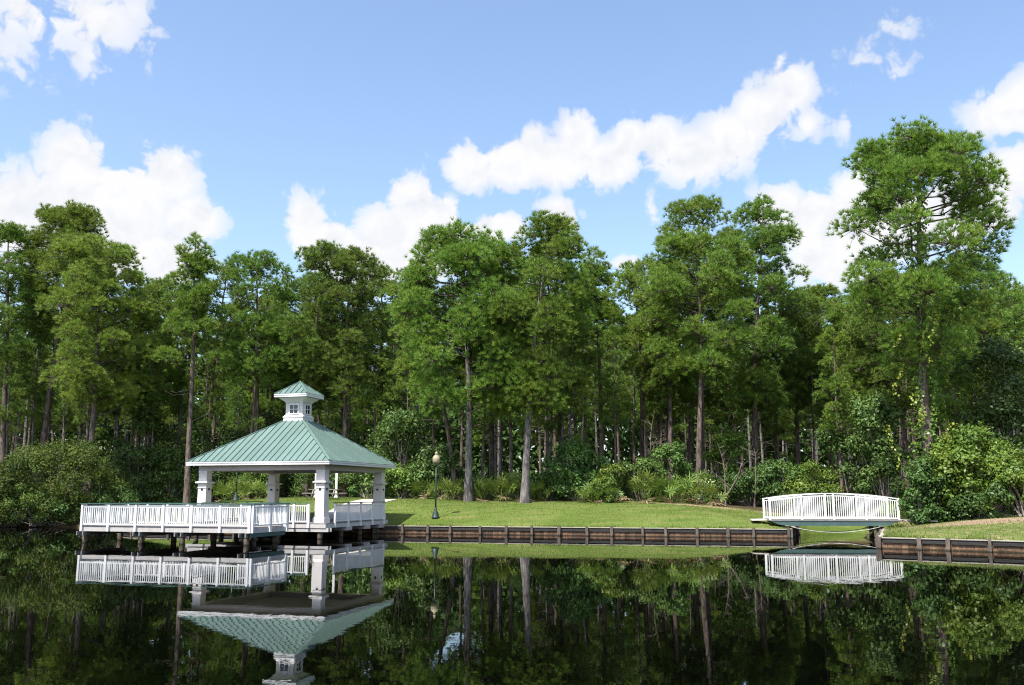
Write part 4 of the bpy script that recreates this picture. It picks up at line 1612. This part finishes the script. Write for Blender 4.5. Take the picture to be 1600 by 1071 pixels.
def scatter_stuff(name, n, xr, yr, zmax, mat, leaf, edge_off, label):
    Y = rngu.uniform(yr[0], yr[1], n)
    X = rngu.uniform(-1, 1, n) * Y * xr
    ey = np.interp(X, LAWN_EDGE[:, 0], LAWN_EDGE[:, 1])
    ok = Y > ey + edge_off
    X, Y = X[ok], Y[ok]
    hump = .45 + .55 * np.sin(X * .55 + np.sin(Y * .4) * 2) * np.sin(Y * .5 + X * .13)
    h = np.clip(hump, .08, 1) * zmax * np.sqrt(rngu.uniform(0, 1, len(X)))
    Z = ground_z(np.stack([X, Y], axis=1)) + h
    C = np.stack([X, Y, Z], axis=1)
    V, Fc = leaves(rngu, C, np.tile(np.array([[-.2, -.8, .5]]), (len(C), 1)), leaf, .6)
    o = inst(name, np_mesh(name, V, [Fc], mat))
    o['kind'] = 'stuff'
    o['label'] = label
    o['category'] = 'undergrowth'
    return o


scatter_stuff('undergrowth', 80000, .64, (64, 112), 2.6, 'leaf_far', .24, 2.2, 'low leafy undergrowth on the shady floor of the wood')
# the far wood that reads as one mass
n = 125000
Y = rngu.uniform(128, 156, n)
X = rngu.uniform(-.75, .75, n) * Y
Z = 2 + rngu.uniform(0, 1, n) ** .8 * (20 + 4 * np.sin(X * .15) + 2.5 * np.sin(X * .43 + 1))
V, Fc = leaves(rngu, np.stack([X, Y, Z], axis=1), np.tile(np.array([[-.2, -.9, .3]]), (n, 1)), .9, .65)
o = inst('distant_wood', np_mesh('distant_wood', V, [Fc], 'leaf_far'))
o['kind'] = 'stuff'
o['label'] = 'far part of the wood behind all the trunks'
o['category'] = 'wood'

# grass on the lawn
n = 150000
X = rngu.uniform(-30, 34, n)
Y = rngu.uniform(38, 84, n)
Pq = np.stack([X, Y], axis=1)
ey = np.interp(X, LAWN_EDGE[:, 0], LAWN_EDGE[:, 1])
poly = np.array(SHORE + [(1500, 2600), (-1500, 2600)])
ins = np.zeros(n, bool)
for i in range(len(poly)):
    (x0, y0), (x1, y1) = poly[i], poly[(i + 1) % len(poly)]
    if y0 != y1:
        ins ^= ((y0 > Y) != (y1 > Y)) & (X < (x1 - x0) * (Y - y0) / (y1 - y0) + x0)
bare = np.zeros(n)
for cx, cy, rx, ry in [(12.1, 62.4, 4.0, 1.2), (24.5, 47.0, 4.6, 2.1), (31, 45.5, 6, 2.2)]:
    bare = np.maximum(bare, np.exp(-((X - cx) / rx) ** 2 - ((Y - cy) / ry) ** 2))
lx = (X - GC.x) * GU.x + (Y - GC.y) * GU.y
ly = (X - GC.x) * GV.x + (Y - GC.y) * GV.y
on_deck = (np.abs(lx) < 4.5) & (ly < 4.1)
on_path = (np.abs(lx - .6 + 1.2 * (ly - 3.95) / 9.5) < 1.45) & (ly < 13.5)
ok = ins & (Y < ey + .3) & (rngu.uniform(0, 1, n) > bare * .9) & ~((X > 20.5) & (Y > 49)) & ~on_deck & ~on_path & (shore_dist(Pq) > .12)
Pq = Pq[ok]
C = np.stack([Pq[:, 0], Pq[:, 1], ground_z(Pq) - .01], axis=1)
m_ = len(C)
d = unit(np.stack([rngu.normal(size=m_) * .35, rngu.normal(size=m_) * .35, np.ones(m_)], axis=1))
ln = rngu.uniform(.05, .13, (m_, 1))
sd = unit(np.cross(d, rand_dirs(rngu, m_))) * .014
v = np.stack([C - sd, C + sd, C + d * ln], axis=1).reshape(-1, 3)
# longer, uncut blades and weeds spilling over the caps of the bulkheads
ev = []
for line in (BULK_A[1:3], BULK_B[1:4]):
    for (ax, ay), (bx, by) in zip(line[:-1], line[1:]):
        L_ = math.hypot(bx - ax, by - ay)
        q = int(L_ * 150)
        t_ = rngu.uniform(0, 1, q)
        keep = (np.sin(t_ * L_ * 1.9) + np.sin(t_ * L_ * .7 + 1) + rngu.normal(size=q) * .7) > .1
        t_ = t_[keep]
        nx, ny = -(by - ay) / L_, (bx - ax) / L_
        o_ = rngu.uniform(.10, .40, len(t_))
        Ce = np.stack([ax + (bx - ax) * t_ + nx * o_, ay + (by - ay) * t_ + ny * o_, np.full(len(t_), BULK_Z)], axis=1)
        inside_ = ~((np.abs((Ce[:, 0] - GC.x) * GU.x + (Ce[:, 1] - GC.y) * GU.y) < 4.6))
        Ce = Ce[inside_]
        de = unit(np.stack([-nx * .5 + rngu.normal(size=len(Ce)) * .4, -ny * .5 + rngu.normal(size=len(Ce)) * .4, np.ones(len(Ce))], axis=1))
        le = rngu.uniform(.08, .24, (len(Ce), 1))
        se = unit(np.cross(de, rand_dirs(rngu, len(Ce)))) * .014
        ev.append(np.stack([Ce - se, Ce + se, Ce + de * le], axis=1).reshape(-1, 3))
v = np.concatenate([v] + ev)
o = inst('grass', np_mesh('grass', v, [np.arange(len(v)).reshape(-1, 3)], 'grass_blade'))
o['kind'] = 'stuff'
o['label'] = 'mown green grass of the lawn behind the bulkhead'
o['category'] = 'grass'

# a few fallen leaves afloat near the banks
n = 90
t_ = rngu.uniform(0, 1, n)
X = -6 + t_ * 21 + rngu.normal(size=n) * .4
Y = 57.4 - (X + 6.35) * .255 - np.abs(rngu.normal(size=n)) * 1.6 - .4
C = np.stack([X, Y, np.full(n, .006)], axis=1)
nn = np.tile(np.array([[0, 0, 1.0]]), (n, 1))
a_ = rngu.uniform(0, 6.28, n)
u_ = np.stack([np.cos(a_), np.sin(a_), 0 * a_], axis=1) * rngu.uniform(.02, .06, (n, 1))
w_ = np.stack([-u_[:, 1], u_[:, 0], 0 * a_], axis=1) * .5
v = np.stack([C - u_, C + w_, C + u_, C - w_], axis=1).reshape(-1, 3)
o = inst('floating_leaves', np_mesh('floating_leaves', v, [np.arange(len(v)).reshape(-1, 4)], 'palmetto_dead'))
o['kind'] = 'stuff'
o['label'] = 'fallen leaves afloat below the long bulkhead'
o['category'] = 'leaves'
